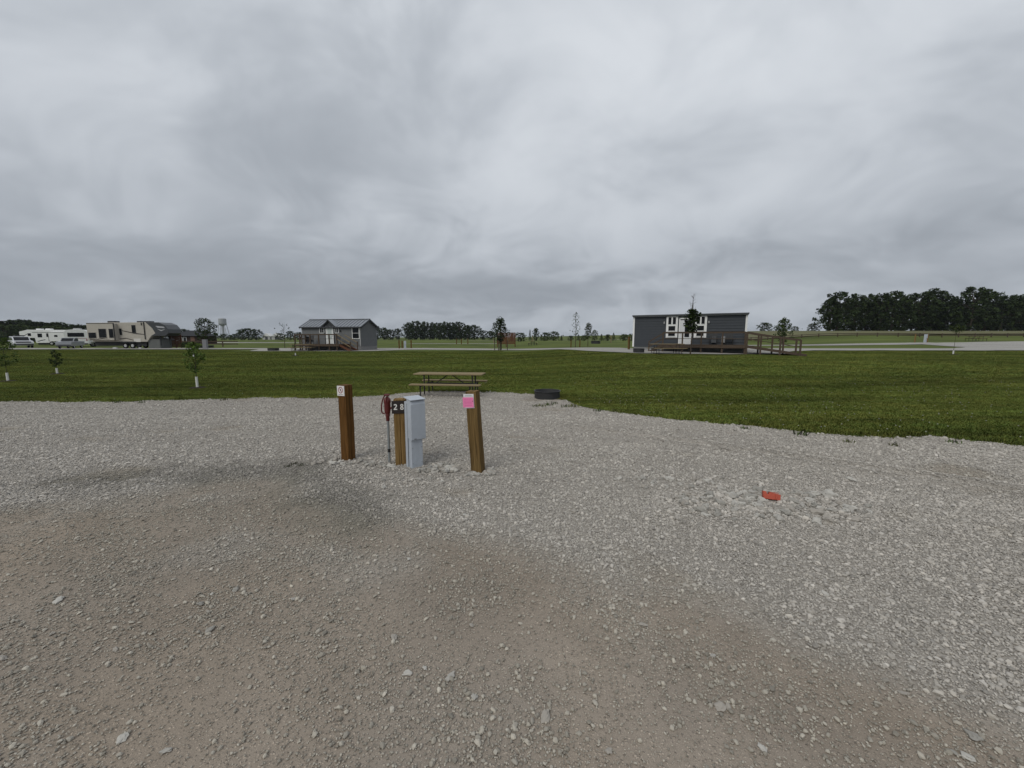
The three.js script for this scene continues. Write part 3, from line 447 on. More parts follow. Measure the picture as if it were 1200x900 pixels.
row([[-134.3,4.5,4.7],[-130.3,4.8,3.3],[-127.1,4.2,4.7],[-116.6,3.5,3.3]], 150, 6, kinds, 'garden_tree', 'dark tree behind the low brown house', 'trees behind the brown house', 1.1);
row([[2.8,2.5,2.8],[5.8,3.2,1.4],[7.7,3.6,1.9],[9.4,1.8,1.1],[10.7,2.4,2.2],[13.5,2.6,3.1],[16.0,1.5,1.7],[19.0,1.5,2.2],[21.5,1.8,2.2],[23.2,1.6,1.7],[26.7,3.0,1.4],[28.9,1.9,1.9],[30.9,1.8,1.9],[32.8,2.2,1.9],[36.1,1.9,2.2],[38.6,2.0,1.9],[0.0,2.6,2.8],[-3.3,2.6,2.2]], 125, 10, [midKinds[1], cones[0], kinds[2], cones[1], midKinds[0]], 'small_tree', 'small dark tree scattered on the far side of the open meadow', 'small trees across the meadow', 1.15);
row([[76.8,2.6,4.2],[81.3,2.0,3.4],[91.9,2.4,4.6],[86,1.6,3.7]], 118, 5, midKinds, 'field_tree', 'rounded green tree far behind the ramp of the dark cabin', 'trees behind the ramp', 1.15);
const sparse = (seed, pal, o = {}) => broadleaf(seed, { n: 26, per: 14, leaf: 0.02, clumpR: 0.05, wide: 0.2, low: 0.3, trunkR: 0.012, pal, ...o });
tree(broadleaf(61, { n: 44, per: 34, wide: 0.38, low: 0.3, leaf: 0.024, clumpR: 0.07, pal: DARK }), 'spreading_tree', 'dark tree with layered branches beside the grey utility box', undefined, -41.6, 52.5, 4.05, 1.1, 0.4);
tree(sparse(62, DARK, { per: 6, wide: 0.26 }), 'thin_tree', 'thin see-through tree standing near the end of the gabled cabin', undefined, -33, 56, 3.7, 1, 1.1);
tree(sparse(63, MIDG, { per: 5, n: 34, wide: 0.1, low: 0.22, trunkR: 0.01 }), 'slender_tree', 'tall slender almost bare young tree beside the lane with stakes', undefined, 7.75, 47.2, 4.3, 1, 0.2, bark);
tree(broadleaf(64, { n: 26, wide: 0.17, low: 0.35, per: 30, clumpR: 0.07, trunkR: 0.014 }), 'narrow_tree', 'narrow dense dark young tree beyond the lane', undefined, 9.95, 50.6, 3.05, 1.05, 2.4);
tree(broadleaf(65, { n: 36, wide: 0.3, low: 0.1, per: 44, leaf: .03, pal: MIDG, clumpR: 0.09 }), 'leafy_tree', 'loose leafy green tree behind the wooden ramp', undefined, 45.5, 65, 4.2, 0.9, 0.9);
{ // staked tree by the lane
  const t = tree(broadleaf(66, { n: 44, wide: 0.24, low: 0.3, per: 36, clumpR: 0.075 }), 'staked_tree', 'dense dark young tree held by four stakes in front of the slatted screen', undefined, -1.4, 45.4, 3.75, 1.15, 1.3);
  for (const [x, z] of [[-.24, .03], [-.11, -.12], [.02, .2], [.13, .0]]) part(t, 'stake', box(0.016, 0.33, 0.016, x, 0.155, z), bark);
}
{ // tree in front of the dark cabin, with a bare leader above a dense crown
  const b = broadleaf(67, { n: 40, wide: 0.1, low: 0.45, per: 44, leaf: 0.02, clumpR: 0.055, trunkR: 0.013, pal: [[.02, .034, .01], [.04, .06, .016]] }); b.crown.scale(1, 0.66, 1).translate(0, 0.1, 0);
  const t = tree(b, 'young_tree', 'dense young tree with bare top twigs in front of the dark cabin', undefined, 13.25, 28.6, 4.45, 1, 0.5);
  const R = rng(5), tw = [rod(V(0, 0.7, 0), V(0.005, 1, 0), 0.005, 0.0015, 5)]; for (let i = 0; i < 14; i++) { const y = 0.78 + 0.2 * R(), a = R() * 6.28; tw.push(rod(V(0, y, 0), V(Math.cos(a) * 0.06 * (1.1 - y) * 4, y + 0.04, Math.sin(a) * 0.06 * (1.1 - y) * 4), 0.0022, 0.001, 4)); } part(t, 'bare_twigs', tw, bark);
}
// saplings with white trunk guards
function sapling(label, x, d, h, guard, pal, seed, o = {}) {
  const R = rng(seed), n = o.n ?? 34, low = o.low ?? 0.35, wide = o.wide ?? 0.16, clumps = [], limbs = [rod(V(0, -0.03, 0), V(0.01 * h, h * 0.97, 0), 0.014, 0.004, 6)];
  for (let i = 0; i < n; i++) { const t = R(), y = h * (low + (1 - low) * t), a = R() * 6.28, r = h * wide * (0.3 + R()) * Math.sin(Math.PI * clamp(0.18 + 0.75 * t)); clumps.push([Math.cos(a) * r, y, Math.sin(a) * r, 0.05 * h]); if (i % 2) limbs.push(rod(V(0, y - r * 0.8, 0), V(Math.cos(a) * r, y, Math.sin(a) * r), 0.006, 0.002, 4)); }
  const t = thing('sapling', label, 'tree', x, d, 0, 'saplings with white trunk guards');
  part(t, 'trunk', limbs, bark); part(t, 'crown', leaves(clumps, o.per ?? 9, o.leaf ?? 0.035, R, ...pal), leafMat);
  part(t, 'trunk_guard', new THREE.LatheGeometry([[0.042, -0.02], [0.042, guard], [0.036, guard], [0.036, -0.02]].map((p) => new THREE.Vector2(...p)), 14), std(.62, .62, .58, .6));
  part(t, 'mulch_patch', new THREE.CylinderGeometry(0.2, 0.34, 0.05, 18).translate(0, 0.02, 0), rustic(.035, .03, .02, 1)); return t;
}
sapling('bright green sapling with white guard in line with the spreading tree', -12.6, 15.25, 1.88, 0.46, FRESH, 71, { n: 64, wide: 0.15, per: 13, leaf: 0.04 });
sapling('leafy sapling with white guard in front of the white car', -23.25, 17.6, 1.95, 0.4, [[.04, .07, .016], [.075, .11, .025]], 72, { wide: 0.2, n: 60, low: 0.4, per: 13, leaf: 0.04 });
sapling('short dark sapling with white guard in front of the white trailers', -24.85, 20.9, 1.3, 0.33, DARK, 73, { n: 50, low: 0.32, per: 14, wide: 0.17 });
sapling('tiny thin sapling with white guard near the end of the gabled cabin deck', -18.8, 33.4, 1.1, 0.24, MIDG, 74, { n: 12, wide: 0.12, low: 0.4 });
sapling('slim sapling with small crown and white guard beside the wide gravel lot', 32.9, 28.7, 2.2, 0.3, MIDG, 75, { n: 40, low: 0.76, wide: 0.19, per: 12 });
sapling('thin sapling with white guard behind the bright green one', -26.5, 32, 0.9, 0.4, MIDG, 76, { n: 6, low: 0.6 });

// ---------------------------------------------------------------- cabins
// lap siding on a wall plane that faces +z: each course leans out at its foot; half(y) is the half width at a height
function siding(y0, y1, course, half, cx = () => 0) {
  const pos = [], n = Math.round((y1 - y0) / course);
  for (let i = 0; i < n; i++) {
    const a = y0 + ((y1 - y0) * i) / n, b = y0 + ((y1 - y0) * (i + 1)) / n, wa = half(a), wb = half(b), ca = cx(a), cb = cx(b), z = 0.034;
    const q = [[ca - wa, a, z], [ca + wa, a, z], [cb + wb, b, 0], [cb - wb, b, 0], [ca - wa, a, 0], [ca + wa, a, 0]];
    for (const k of [0, 1, 2, 0, 2, 3, 4, 5, 1, 4, 1, 0]) pos.push(...q[k]);
  }
  const g = new THREE.BufferGeometry(); g.setAttribute('position', new THREE.Float32BufferAttribute(pos, 3)); g.computeVertexNormals();
  return metric(g, 'x');
}
function windowUnit(o, w, h, x, y, z, frameMat = M.white, bars = []) { // frame of four members, glass set back in it
  const f = Math.min(0.055, w * 0.11), fr = part(o, 'window', [box(w, f, 0.06, x, y + h / 2 - f / 2, z), box(w, f, 0.06, x, y - h / 2 + f / 2, z), box(f, h - 2 * f, 0.06, x - w / 2 + f / 2, y, z), box(f, h - 2 * f, 0.06, x + w / 2 - f / 2, y, z), ...bars.map((b) => (b > 0 ? box(0.03, h - 2 * f, 0.05, x - w / 2 + b * w, y, z) : box(w - 2 * f, 0.03, 0.05, x, y + h / 2 + b * h, z)))], frameMat);
  part(fr, 'pane', box(w - 2 * f, h - 2 * f, 0.01, x, y, z - 0.012), M.glass); return fr;
}
function railing(o, pts, h, mat = M.deck, skirt = 0, mids = [0.5]) { // posts at the points (their feet), rails from post to post
  pts.forEach(([x, y, z]) => part(o, 'post', metric(box(0.11, h + y - skirt, 0.11, x, (h + y + skirt) / 2, z)), mat));
  for (let i = 0; i + 1 < pts.length; i++) { const a = V(...pts[i]), b = V(...pts[i + 1]); part(o, 'top_rail', bar(a.clone().add(V(0, h, 0)), b.clone().add(V(0, h, 0)), 0.13, 0.05), mat); for (const m of mids) part(o, 'middle_rail', bar(a.clone().add(V(0, h * m, 0)), b.clone().add(V(0, h * m, 0)), 0.04, 0.12), mat); }
}
{ // dark cabin with the white window panels
  const T = -26.5 * DEG, cx = 14.5, cd = 32.2, o = thing('cabin', 'dark slate cabin with flat roof, white window panels and white door', 'cabin', cx, cd, T, undefined, 0.5);
  const slate = rustic(.036, .043, .053, .7), L = 8.5, H0 = 0.36, H1 = 2.98, W = 3.4;
  part(o, 'wall', [siding(H0, H1, 0.22, () => L / 2), siding(H0, H1, 0.22, () => W / 2).rotateY(Math.PI / 2).translate(L / 2, 0, -W / 2), siding(H0, H1, 0.22, () => W / 2).rotateY(-Math.PI / 2).translate(-L / 2, 0, -W / 2), siding(H0, H1, 0.22, () => L / 2).rotateY(Math.PI).translate(0, 0, -W), metric(box(L - 0.02, H1 - H0, W - 0.02, 0, (H0 + H1) / 2, -W / 2 - 0.005))], slate);
  part(o, 'roof', [box(L + 0.24, 0.09, W + 0.5, 0, 3.06, -W / 2 + 0.02, 0.012), ], rustic(.07, .075, .085, .5)); part(o, 'fascia', box(L + 0.2, 0.1, 0.04, 0, 2.965, 0.13), std(.33, .34, .35, .6));
  for (const s of [-1, 1]) part(o, 'corner_trim', [box(0.1, H1 - H0, 0.05, s * (L / 2 - 0.03), (H0 + H1) / 2, 0.035), box(0.05, H1 - H0, 0.1, s * (L / 2 + 0.035), (H0 + H1) / 2, -0.02)], M.white);
  part(o, 'skirting', [metric(box(L - 0.1, 0.75, 0.04, 0, -0.02, -0.05)), metric(box(0.04, 0.75, W - 0.2, -L / 2 + 0.05, -0.02, -W / 2)), metric(box(0.04, 0.75, W - 0.2, L / 2 - 0.05, -0.02, -W / 2))], rustic(.3, .3, .3, .8));
  for (const [x, w] of [[-1.14, .9], [1.02, .92]]) { const p = part(o, 'white_panel', box(w, 1.8, 0.05, x, 2.05, 0.04), M.white);
    windowUnit(p, .31, .66, x - .175, 2.56, .075); windowUnit(p, .31, .66, x + .175, 2.56, .075); windowUnit(p, .64, .5, x, 1.92, .075); windowUnit(p, .64, .38, x, 1.42, .075); }
  const dr = part(o, 'door', [box(.86, 1.98, .05, -.07, 1.6, .04)], std(.62, .63, .64, .5)); part(dr, 'door_frame', [box(.09, 2.2, .09, -.55, 1.68, .05), box(.09, 2.2, .09, .41, 1.68, .05), box(1.05, .1, .09, -.07, 2.73, .05)], M.white); part(dr, 'pane', box(.36, 1.3, .02, .04, 1.85, .066), M.glass); part(dr, 'handle', rbox(.03, .14, .05, .008, -.42, 1.55, .085), M.darkSteel);
  for (const x of [2.05, 2.75]) part(o, 'meter_box', rbox(.34, .5, .16, .02, x, 1.0, .1), rustic(.34, .35, .36, .6));
  for (const x of [-1.75, 1.62]) part(o, 'wall_lamp', rbox(.1, .2, .12, .02, x, 2.4, .09), std(.3, .3, .3, .5));
  // deck, stairs and ramp
  const k = thing('wooden_deck', 'brown timber deck with railings and long ramp along the dark cabin', 'deck', cx, cd, T, undefined, 0.5), F = 0.6;
  for (let i = 0; i < 12; i++) part(k, 'deck_plank', metric(box(5.9, .035, .135, 1.2, F - .018, .13 + i * .142), 'x', i * .3, i), M.deck);
  part(k, 'rim_joist', [box(5.9, .2, .04, 1.2, F - .14, 1.77), box(.04, .2, 1.66, -1.77, F - .14, .92), box(.04, .2, 1.66, 4.17, F - .14, .92)], M.deck);
  railing(k, [[-1.65, F, 1.68], [-.2, F, 1.68], [1.15, F, 1.68], [2.6, F, 1.68], [4.1, F, 1.68]], .95, M.deck, -.25);
  railing(k, [[4.22, F, 1.68], [5.1, .42, 1.68], [6.3, .22, 1.68], [7.5, .04, 1.68]], .95, M.deck, -.3); railing(k, [[4.22, F, .2], [5.1, .42, .2], [6.0, .3, .2], [6.7, .16, .2], [7.5, .04, .2]], .95, M.deck, -.3);
  for (let i = 0; i < 11; i++) part(k, 'ramp_plank', metric(bar(V(4.2, F - .02, .25 + i * .135), V(7.9, -.02, .25 + i * .135), .03, .125).applyMatrix4(new THREE.Matrix4()), 'x', i * .2, i), M.deck);
  part(k, 'ramp_stringer', [bar(V(4.2, F - .12, 1.66), V(7.9, -.1, 1.66), .16, .04), bar(V(4.2, F - .12, .2), V(7.9, -.1, .2), .16, .04)], M.deck);
  for (let i = 0; i < 4; i++) part(k, 'step', metric(box(.26, .04, 1.1, -1.92 - i * .24, F - .1 - i * .15, 1.0), 'z'), M.deck);
  part(k, 'stair_stringer', [bar(V(-1.8, F - .1, 1.58), V(-2.8, -.1, 1.58), .2, .04), bar(V(-1.8, F - .1, .42), V(-2.8, -.1, .42), .2, .04)], M.deck); part(k, 'stair_rail', [bar(V(-1.65, F + .9, 1.62), V(-2.75, .8, 1.62), .09, .04), metric(box(.09, 1.0, .09, -2.72, .35, 1.62)), bar(V(-1.65, F + .45, 1.62), V(-2.75, .4, 1.62), .09, .03)], M.deck);
  // two dark chairs on the deck
  const put = (x, z) => { const c = Math.cos(T), s = Math.sin(T); return [cx + x * c + z * s, cd - (-x * s + z * c)]; };
  for (const x of [2.0, 3.1]) { const [wx, wd] = put(x, .75), c = thing('deck_chair', 'black slatted chair on the deck against the dark cabin wall', 'chair', wx, wd, T, 'black chairs on the deck', .5 + F);
    for (const a of [-.25, .25]) for (const b of [-.22, .22]) part(c, 'leg', box(.05, b < 0 ? .5 : .44, .05, a, b < 0 ? .25 : .22, b), M.black);
    for (let i = 0; i < 4; i++) part(c, 'seat_slat', box(.54, .025, .1, 0, .4, -.18 + i * .12), M.black); for (let i = 0; i < 5; i++) part(c, 'back_slat', box(.09, .5, .025, -.22 + i * .11, .68, -.27, -.18), M.black); part(c, 'armrest', [box(.07, .03, .55, -.3, .6, 0), box(.07, .03, .55, .3, .6, 0)], M.black); }
}
{ // grey gabled cabin
  const T = -12 * DEG, cx = -21.2, cd = 45.3, o = thing('gabled_cabin', 'grey sided cabin with metal gable roof, dormer porch and white door', 'cabin', cx, cd, T, undefined, 0.15);
  const grey = rustic(.17, .175, .18, .75), metal = std(.26, .275, .3, .45, { metalness: .35 }), dark = rustic(.035, .037, .042, .6), L = 7.75, H0 = .5, H1 = 2.72, W = 3.4, RH = 3.56;
  const gab = (y) => (y < H1 ? W / 2 : (W / 2) * (1 - (y - H1) / (RH - H1)));
  part(o, 'wall', [siding(H0, H1, .14, () => L / 2), siding(H0, RH - .02, .14, gab).rotateY(Math.PI / 2).translate(L / 2, 0, -W / 2), siding(H0, RH - .02, .14, gab).rotateY(-Math.PI / 2).translate(-L / 2, 0, -W / 2), siding(H0, H1, .14, () => L / 2).rotateY(Math.PI).translate(0, 0, -W), metric(box(L - .02, H1 - H0, W - .02, 0, (H0 + H1) / 2, -W / 2 - .005))], grey);
  for (const s of [1, -1]) { // two roof slopes with standing seams
    const run = W / 2 + .2, rise = (RH - H1) * (run / (W / 2)), len = Math.hypot(run, rise), ang = Math.atan2(rise, run), g = [box(L + .4, .04, len, 0, 0, len / 2)]; for (let i = 0; i <= 18; i++) g.push(box(.06, .08, len, -L / 2 - .17 + (i * (L + .34)) / 18, .05, len / 2));
    part(o, 'roof_slope', g.map((q) => q.rotateX(ang).rotateY(s > 0 ? 0 : Math.PI).translate(0, RH + .05, -W / 2)), metal);
    for (const e of [-1, 1]) part(o, 'rake_trim', [box(.05, .16, len, 0, -.06, len / 2).rotateX(ang).rotateY(s > 0 ? 0 : Math.PI).translate(e * (L / 2 + .225), RH + .05, -W / 2)], dark);
  }
  part(o, 'ridge_cap', box(L + .46, .06, .2, 0, RH + .115, -W / 2), dark); part(o, 'eave_trim', box(L + .36, .14, .04, 0, H1 - .06, .235), dark);
  for (const s of [-1, 1]) part(o, 'corner_trim', [box(.1, H1 - H0, .05, s * (L / 2 - .04), (H0 + H1) / 2, .035)], std(.34, .34, .34, .6));
  part(o, 'skirting', [metric(box(L - .04, .6, .05, 0, .24, -.03)), metric(box(.05, .6, W - .06, L / 2 - .03, .24, -W / 2)), metric(box(.05, .6, W - .06, -L / 2 + .03, .24, -W / 2))], rustic(.26, .255, .255, .85));
  const dm = part(o, 'dormer', [extrude([[-.95, 2.62], [.95, 2.62], [0, 3.42]], .5).translate(-.1, 0, -.4)], dark); part(dm, 'dormer_roof', [bar(V(-1.2, 2.58, -.2), V(-.1, 3.52, -.2), .06, .9), bar(V(1.0, 2.58, -.2), V(-.1, 3.52, -.2), .06, .9)], metal); part(dm, 'dormer_trim', [bar(V(-1.2, 2.56, .27), V(-.1, 3.5, .27), .12, .03), bar(V(1.0, 2.56, .27), V(-.1, 3.5, .27), .12, .03)], dark);
  for (const x of [-.68, .48]) part(o, 'door_trim', box(.1, 1.95, .07, x, 1.68, .05), dark);
  const dr = part(o, 'door', box(.82, 1.95, .05, -.1, 1.75, .04), std(.62, .64, .63, .5)); part(dr, 'pane', [box(.52, .8, .02, -.1, 2.15, .066), box(.52, .3, .02, -.1, 1.5, .066)], std(.42, .46, .45, .15)); part(dr, 'door_frame', [box(.08, 2.05, .07, -.56, 1.77, .045), box(.08, 2.05, .07, .36, 1.77, .045), box(1.0, .08, .07, -.1, 2.83, .045)], M.white); part(dr, 'handle', rbox(.03, .12, .05, .008, .22, 1.65, .08), M.darkSteel);
  windowUnit(o, .62, .62, -1.12, 2.3, .05, M.white, [.5]); windowUnit(o, .5, .62, .85, 2.3, .05, M.white, [.5]); windowUnit(o, .95, 1.3, 3.3, 2.0, .05, M.white, [-.5]); windowUnit(o, .9, .6, -2.9, 1.3, .05, dark);
  part(o, 'wall_lamp', rbox(.1, .2, .12, .02, 1.35, 2.25, .09), M.darkSteel);
  const k = thing('porch_deck', 'raised timber porch deck with stairs in front of the gabled cabin', 'deck', cx, cd, T, undefined, .15), F = .75;
  for (let i = 0; i < 13; i++) part(k, 'deck_plank', metric(box(5.8, .035, .135, -.48, F - .018, .12 + i * .142), 'x', i * .2, i), M.deck);
  part(k, 'rim_joist', [box(5.8, .2, .04, -.48, F - .13, 1.92), box(.04, .2, 1.8, -3.36, F - .13, 1.0), box(.04, .2, 1.8, 2.41, F - .13, 1.0)], M.deck);
  railing(k, [[-3.3, F, 1.84], [-2.4, F, 1.84], [-1.3, F, 1.84], [-.2, F, 1.84], [1.15, F, 1.84], [2.1, F, 1.84]], 1.08, M.deck, -.02, [.55]); railing(k, [[-3.3, F, .2], [-3.3, F, 1.1]], 1.08, M.deck, -.02, [.55]);
  for (const x of [-2.7, -1.3, -.2, 1.15]) part(k, 'footing', box(.4, .16, .4, x, .06, 1.84), rustic(.06, .058, .055, .9));
  for (let i = 0; i < 5; i++) part(k, 'step', metric(box(.28, .04, 1.2, 2.55 + i * .25, F - .13 - i * .13, 1.2), 'z'), M.redwood);
  for (const z of [.55, 1.84]) { part(k, 'stair_stringer', bar(V(2.35, F - .08, z), V(3.85, -.02, z), .22, .04), M.redwood); part(k, 'stair_rail', [bar(V(2.2, F + 1.06, z), V(3.75, .95, z), .06, .08), bar(V(2.2, F + .55, z), V(3.75, .45, z), .06, .05)], M.plank); part(k, 'newel_post', metric(box(.1, 1.05, .1, 3.78, .5, z)), M.deck); }
  const chair = (x, lab) => { const c = Math.cos(T), s = Math.sin(T), X = cx + x * c + .9 * s, D = cd - (-x * s + .9 * c), q = thing('deck_chair', lab, 'chair', X, D, T, undefined, .15 + F); for (const a of [-.22, .22]) for (const b of [-.2, .2]) part(q, 'leg', box(.045, .44, .045, a, .22, b), M.dim); part(q, 'seat', rbox(.5, .04, .48, .01, 0, .44, 0), M.dim); part(q, 'backrest', rbox(.5, .5, .04, .01, 0, .74, -.24, -.15), M.dim); };
  chair(1.5, 'dark chair on the porch deck near its stairs'); chair(-2.0, 'dark chair on the porch deck away from its stairs');
}
// tables, rings, posts and pedestals of the other sites
copy(picnicTable, 'brown picnic table in front of the dark cabin', 11.75, 29.3, 2 * DEG);
copy(fireRing, 'black fire ring by the corner of the dark cabin', 10.0, 30.4, 0, undefined, [1, 1.35, 1]);
copy(picnicTable, 'picnic table under the edge of the gabled cabin porch', -23.2, 42.6, 10 * DEG);
copy(fireRing, 'fire ring on the gravel beside the gabled cabin', -27.0, 43.6, 0, undefined, [1.35, 1.2, 1.35]);
copy(picnicTable, 'plank picnic table standing alone in the far meadow', 3.6, 67, 84 * DEG);
copy(picnicTable, 'plank picnic table beyond the wide gravel lot', 72, 60, 4 * DEG);
copy(fireRing, 'fire ring in the meadow beyond the slender trees', 15.6, 72, 0, undefined, [2, 2, 2]);
copy(fireRing, 'fire ring in the grass beyond the lane near the water tower trees', -45.5, 57.5, 0, undefined, [2, 1.2, 2]);
const farPost = (label, x, d, h, mat, group) => { const o = thing('site_post', label, 'post', x, d, 0.5, group); part(o, 'timber', metric(box(.14, h + .1, .14, 0, h / 2 - .05, 0)), mat); part(o, 'cap', box(.15, .02, .15, 0, h + .01, 0), mat); return o; };
const farBox = (label, x, d, s = 1) => { const o = thing('site_pedestal', label, 'pedestal', x, d, 0.4, 'grey pedestals of the other sites'); part(o, 'cabinet', rbox(.26 * s, 1.05 * s, .2 * s, .01, 0, .5 * s, 0), M.cabinet); part(o, 'hood', rbox(.28 * s, .5 * s, .06, .01, 0, .78 * s, .12 * s), M.cabinet); };
farPost('dark post beside the pedestal between gabled cabin and slatted screen', -15.3, 52.3, 1.1, M.postDark, 'posts of the site beside the gabled cabin'); farPost('dark post beside the pedestal between gabled cabin and slatted screen', -13.9, 53.2, 1.1, M.postDark, 'posts of the site beside the gabled cabin'); farPost('dark post beside the pedestal between gabled cabin and slatted screen', -15.25, 53.6, 1.0, M.postDark, 'posts of the site beside the gabled cabin');
farBox('grey pedestal between two dark posts near the gabled cabin', -14.7, 53.0);
farPost('tan post beside the pedestal of the wide gravel lot', 61.2, 58.7, 1.25, M.postTan, 'posts of the wide gravel lot'); farPost('tan post beside the pedestal of the wide gravel lot', 63.1, 58.7, 1.25, M.postTan, 'posts of the wide gravel lot');
farBox('grey pedestal between tan posts at the wide gravel lot', 62, 58, 1.2); farPost('dark brown post near the corner of the dark cabin', 10.6, 35, 1.15, M.postOlive);
farPost('dark post in the meadow past the lane', -9.6, 84, 1.2, M.postDark, 'small posts in the meadow'); farPost('dark post in the meadow past the lane', -11, 84, 1.2, M.postDark, 'small posts in the meadow'); farPost('dark post in the meadow past the lane', -12.2, 85, 1.2, M.postDark, 'small posts in the meadow');
farPost('pale post in the open meadow', 21, 82, 1.6, M.plank, 'pale posts in the meadow'); farPost('pale post in the open meadow', -5, 105, 1.5, M.plank, 'pale posts in the meadow'); farPost('pale post in the open meadow', 5.6, 105, 1.8, M.plank, 'pale posts in the meadow');
for (const [x, d] of [[7.2, 47.1], [8.3, 47.2]]) farPost('thin stake supporting the slender tree', x, d, .9, M.postDark, 'stakes of the slender tree').scale.set(.6, 1, .6);
// slatted screens of reddish boards
function screen(label, x, d, w, h, foot, turn) {
  const o = thing('slatted_screen', label, 'screen', x, d, turn), n = 11; for (const s of [-1, 0, 1]) part(o, 'post', metric(box(.12, h + .1, .12, s * (w / 2 - .06), h / 2 - .05, -.08)), M.redwood);
  for (let i = 0; i < n; i++) part(o, 'slat', metric(box(w, (h - foot) / n - .03, .03, 0, foot + ((i + .5) * (h - foot)) / n, 0), 'x', i * .3, i * .4), M.redwood);
}
screen('reddish brown slatted screen behind the staked tree', -.9, 60, 2.9, 2.25, .45, 0.05); screen('reddish brown slatted screen near the front of the tan trailer', -47.9, 55, 1.5, 1.9, .12, 0.1);
// long rail fences
function fence(label, pts, h, rails, gap) {
  const o = thing('rail_fence', label, 'fence', 0, 0, 0, undefined, 0);
  for (let k = 0; k + 1 < pts.length; k++) { const [ax, ad] = pts[k], [bx, bd] = pts[k + 1], n = Math.max(1, Math.round(Math.hypot(bx - ax, bd - ad) / gap)); for (let i = 0; i < n; i++) { const x0 = mix(ax, bx, i / n), d0 = mix(ad, bd, i / n), x1 = mix(ax, bx, (i + 1) / n), d1 = mix(ad, bd, (i + 1) / n); part(o, 'fence_post', box(.13, h + .2, .13, x0, land(x0, d0) + h / 2 - .1, -d0), M.deck); for (const r of rails) part(o, 'rail', bar(V(x0, land(x0, d0) + r, -d0), V(x1, land(x1, d1) + r, -d1), .13, .05), M.deck); } }
}
fence('low timber rail fence along the pale field in front of the grove', [[46, 80], [63, 79.5], [80, 72], [110, 74]], .75, [.3, .62], 3.2);
fence('low timber rail fence on the far side of the lane by the grey utility box', [[-62, 63], [-44, 62]], .95, [.45, .85], 2.6);
structure('field', sheet(line([40, 260, 4]), line([82, 130, 4]), (x, d) => land(x, d) + 0.05 + 0.35 * step(80, 86, d), (x, d) => { const m = 1 + 0.4 * fbm(x * 0.2, d * 0.5, 3, 3.1); return [.15 * m, .148 * m, .085 * m]; }), std(1, 1, 1, 1, { vertexColors: true, map: grassMap }));
{ // bushes and the grey box under the spreading tree
  const R = rng(81), bush = (x, d, r, lab) => { const c = []; for (let i = 0; i < 26; i++) { const a = R() * 6.28, q = Math.sqrt(R()) * r; c.push([Math.cos(a) * q, r * (.2 + 1.0 * R()), Math.sin(a) * q * .8, r * .3]); } const o = thing('round_bush', lab, 'bush', x, d); part(o, 'foliage', leaves(c, 26, .07, R, ...DARK), leafMat); part(o, 'stem', [rod(V(0, -.02, 0), V(.1, r, 0), .03, .01, 5), rod(V(0, -.02, 0), V(-.15, r, .1), .03, .01, 5)], bark); };
  bush(-42.9, 52, .62, 'dark round bush beside the grey utility box'); bush(-44.2, 52.4, .66, 'dark round bush on the side of the slatted screen');
  const u = thing('utility_box', 'upright grey utility box at the foot of the spreading tree', 'utility box', -40.7, 51.2, .3); part(u, 'cabinet', rbox(.5, 1.25, .4, .02, 0, .6, 0), rustic(.2, .2, .21, .6)); part(u, 'door', rbox(.42, 1.1, .03, .01, 0, .62, .21), rustic(.22, .22, .23, .6)); part(u, 'plinth', box(.6, .12, .5, 0, .02, 0), rustic(.2, .2, .19, .9));
}

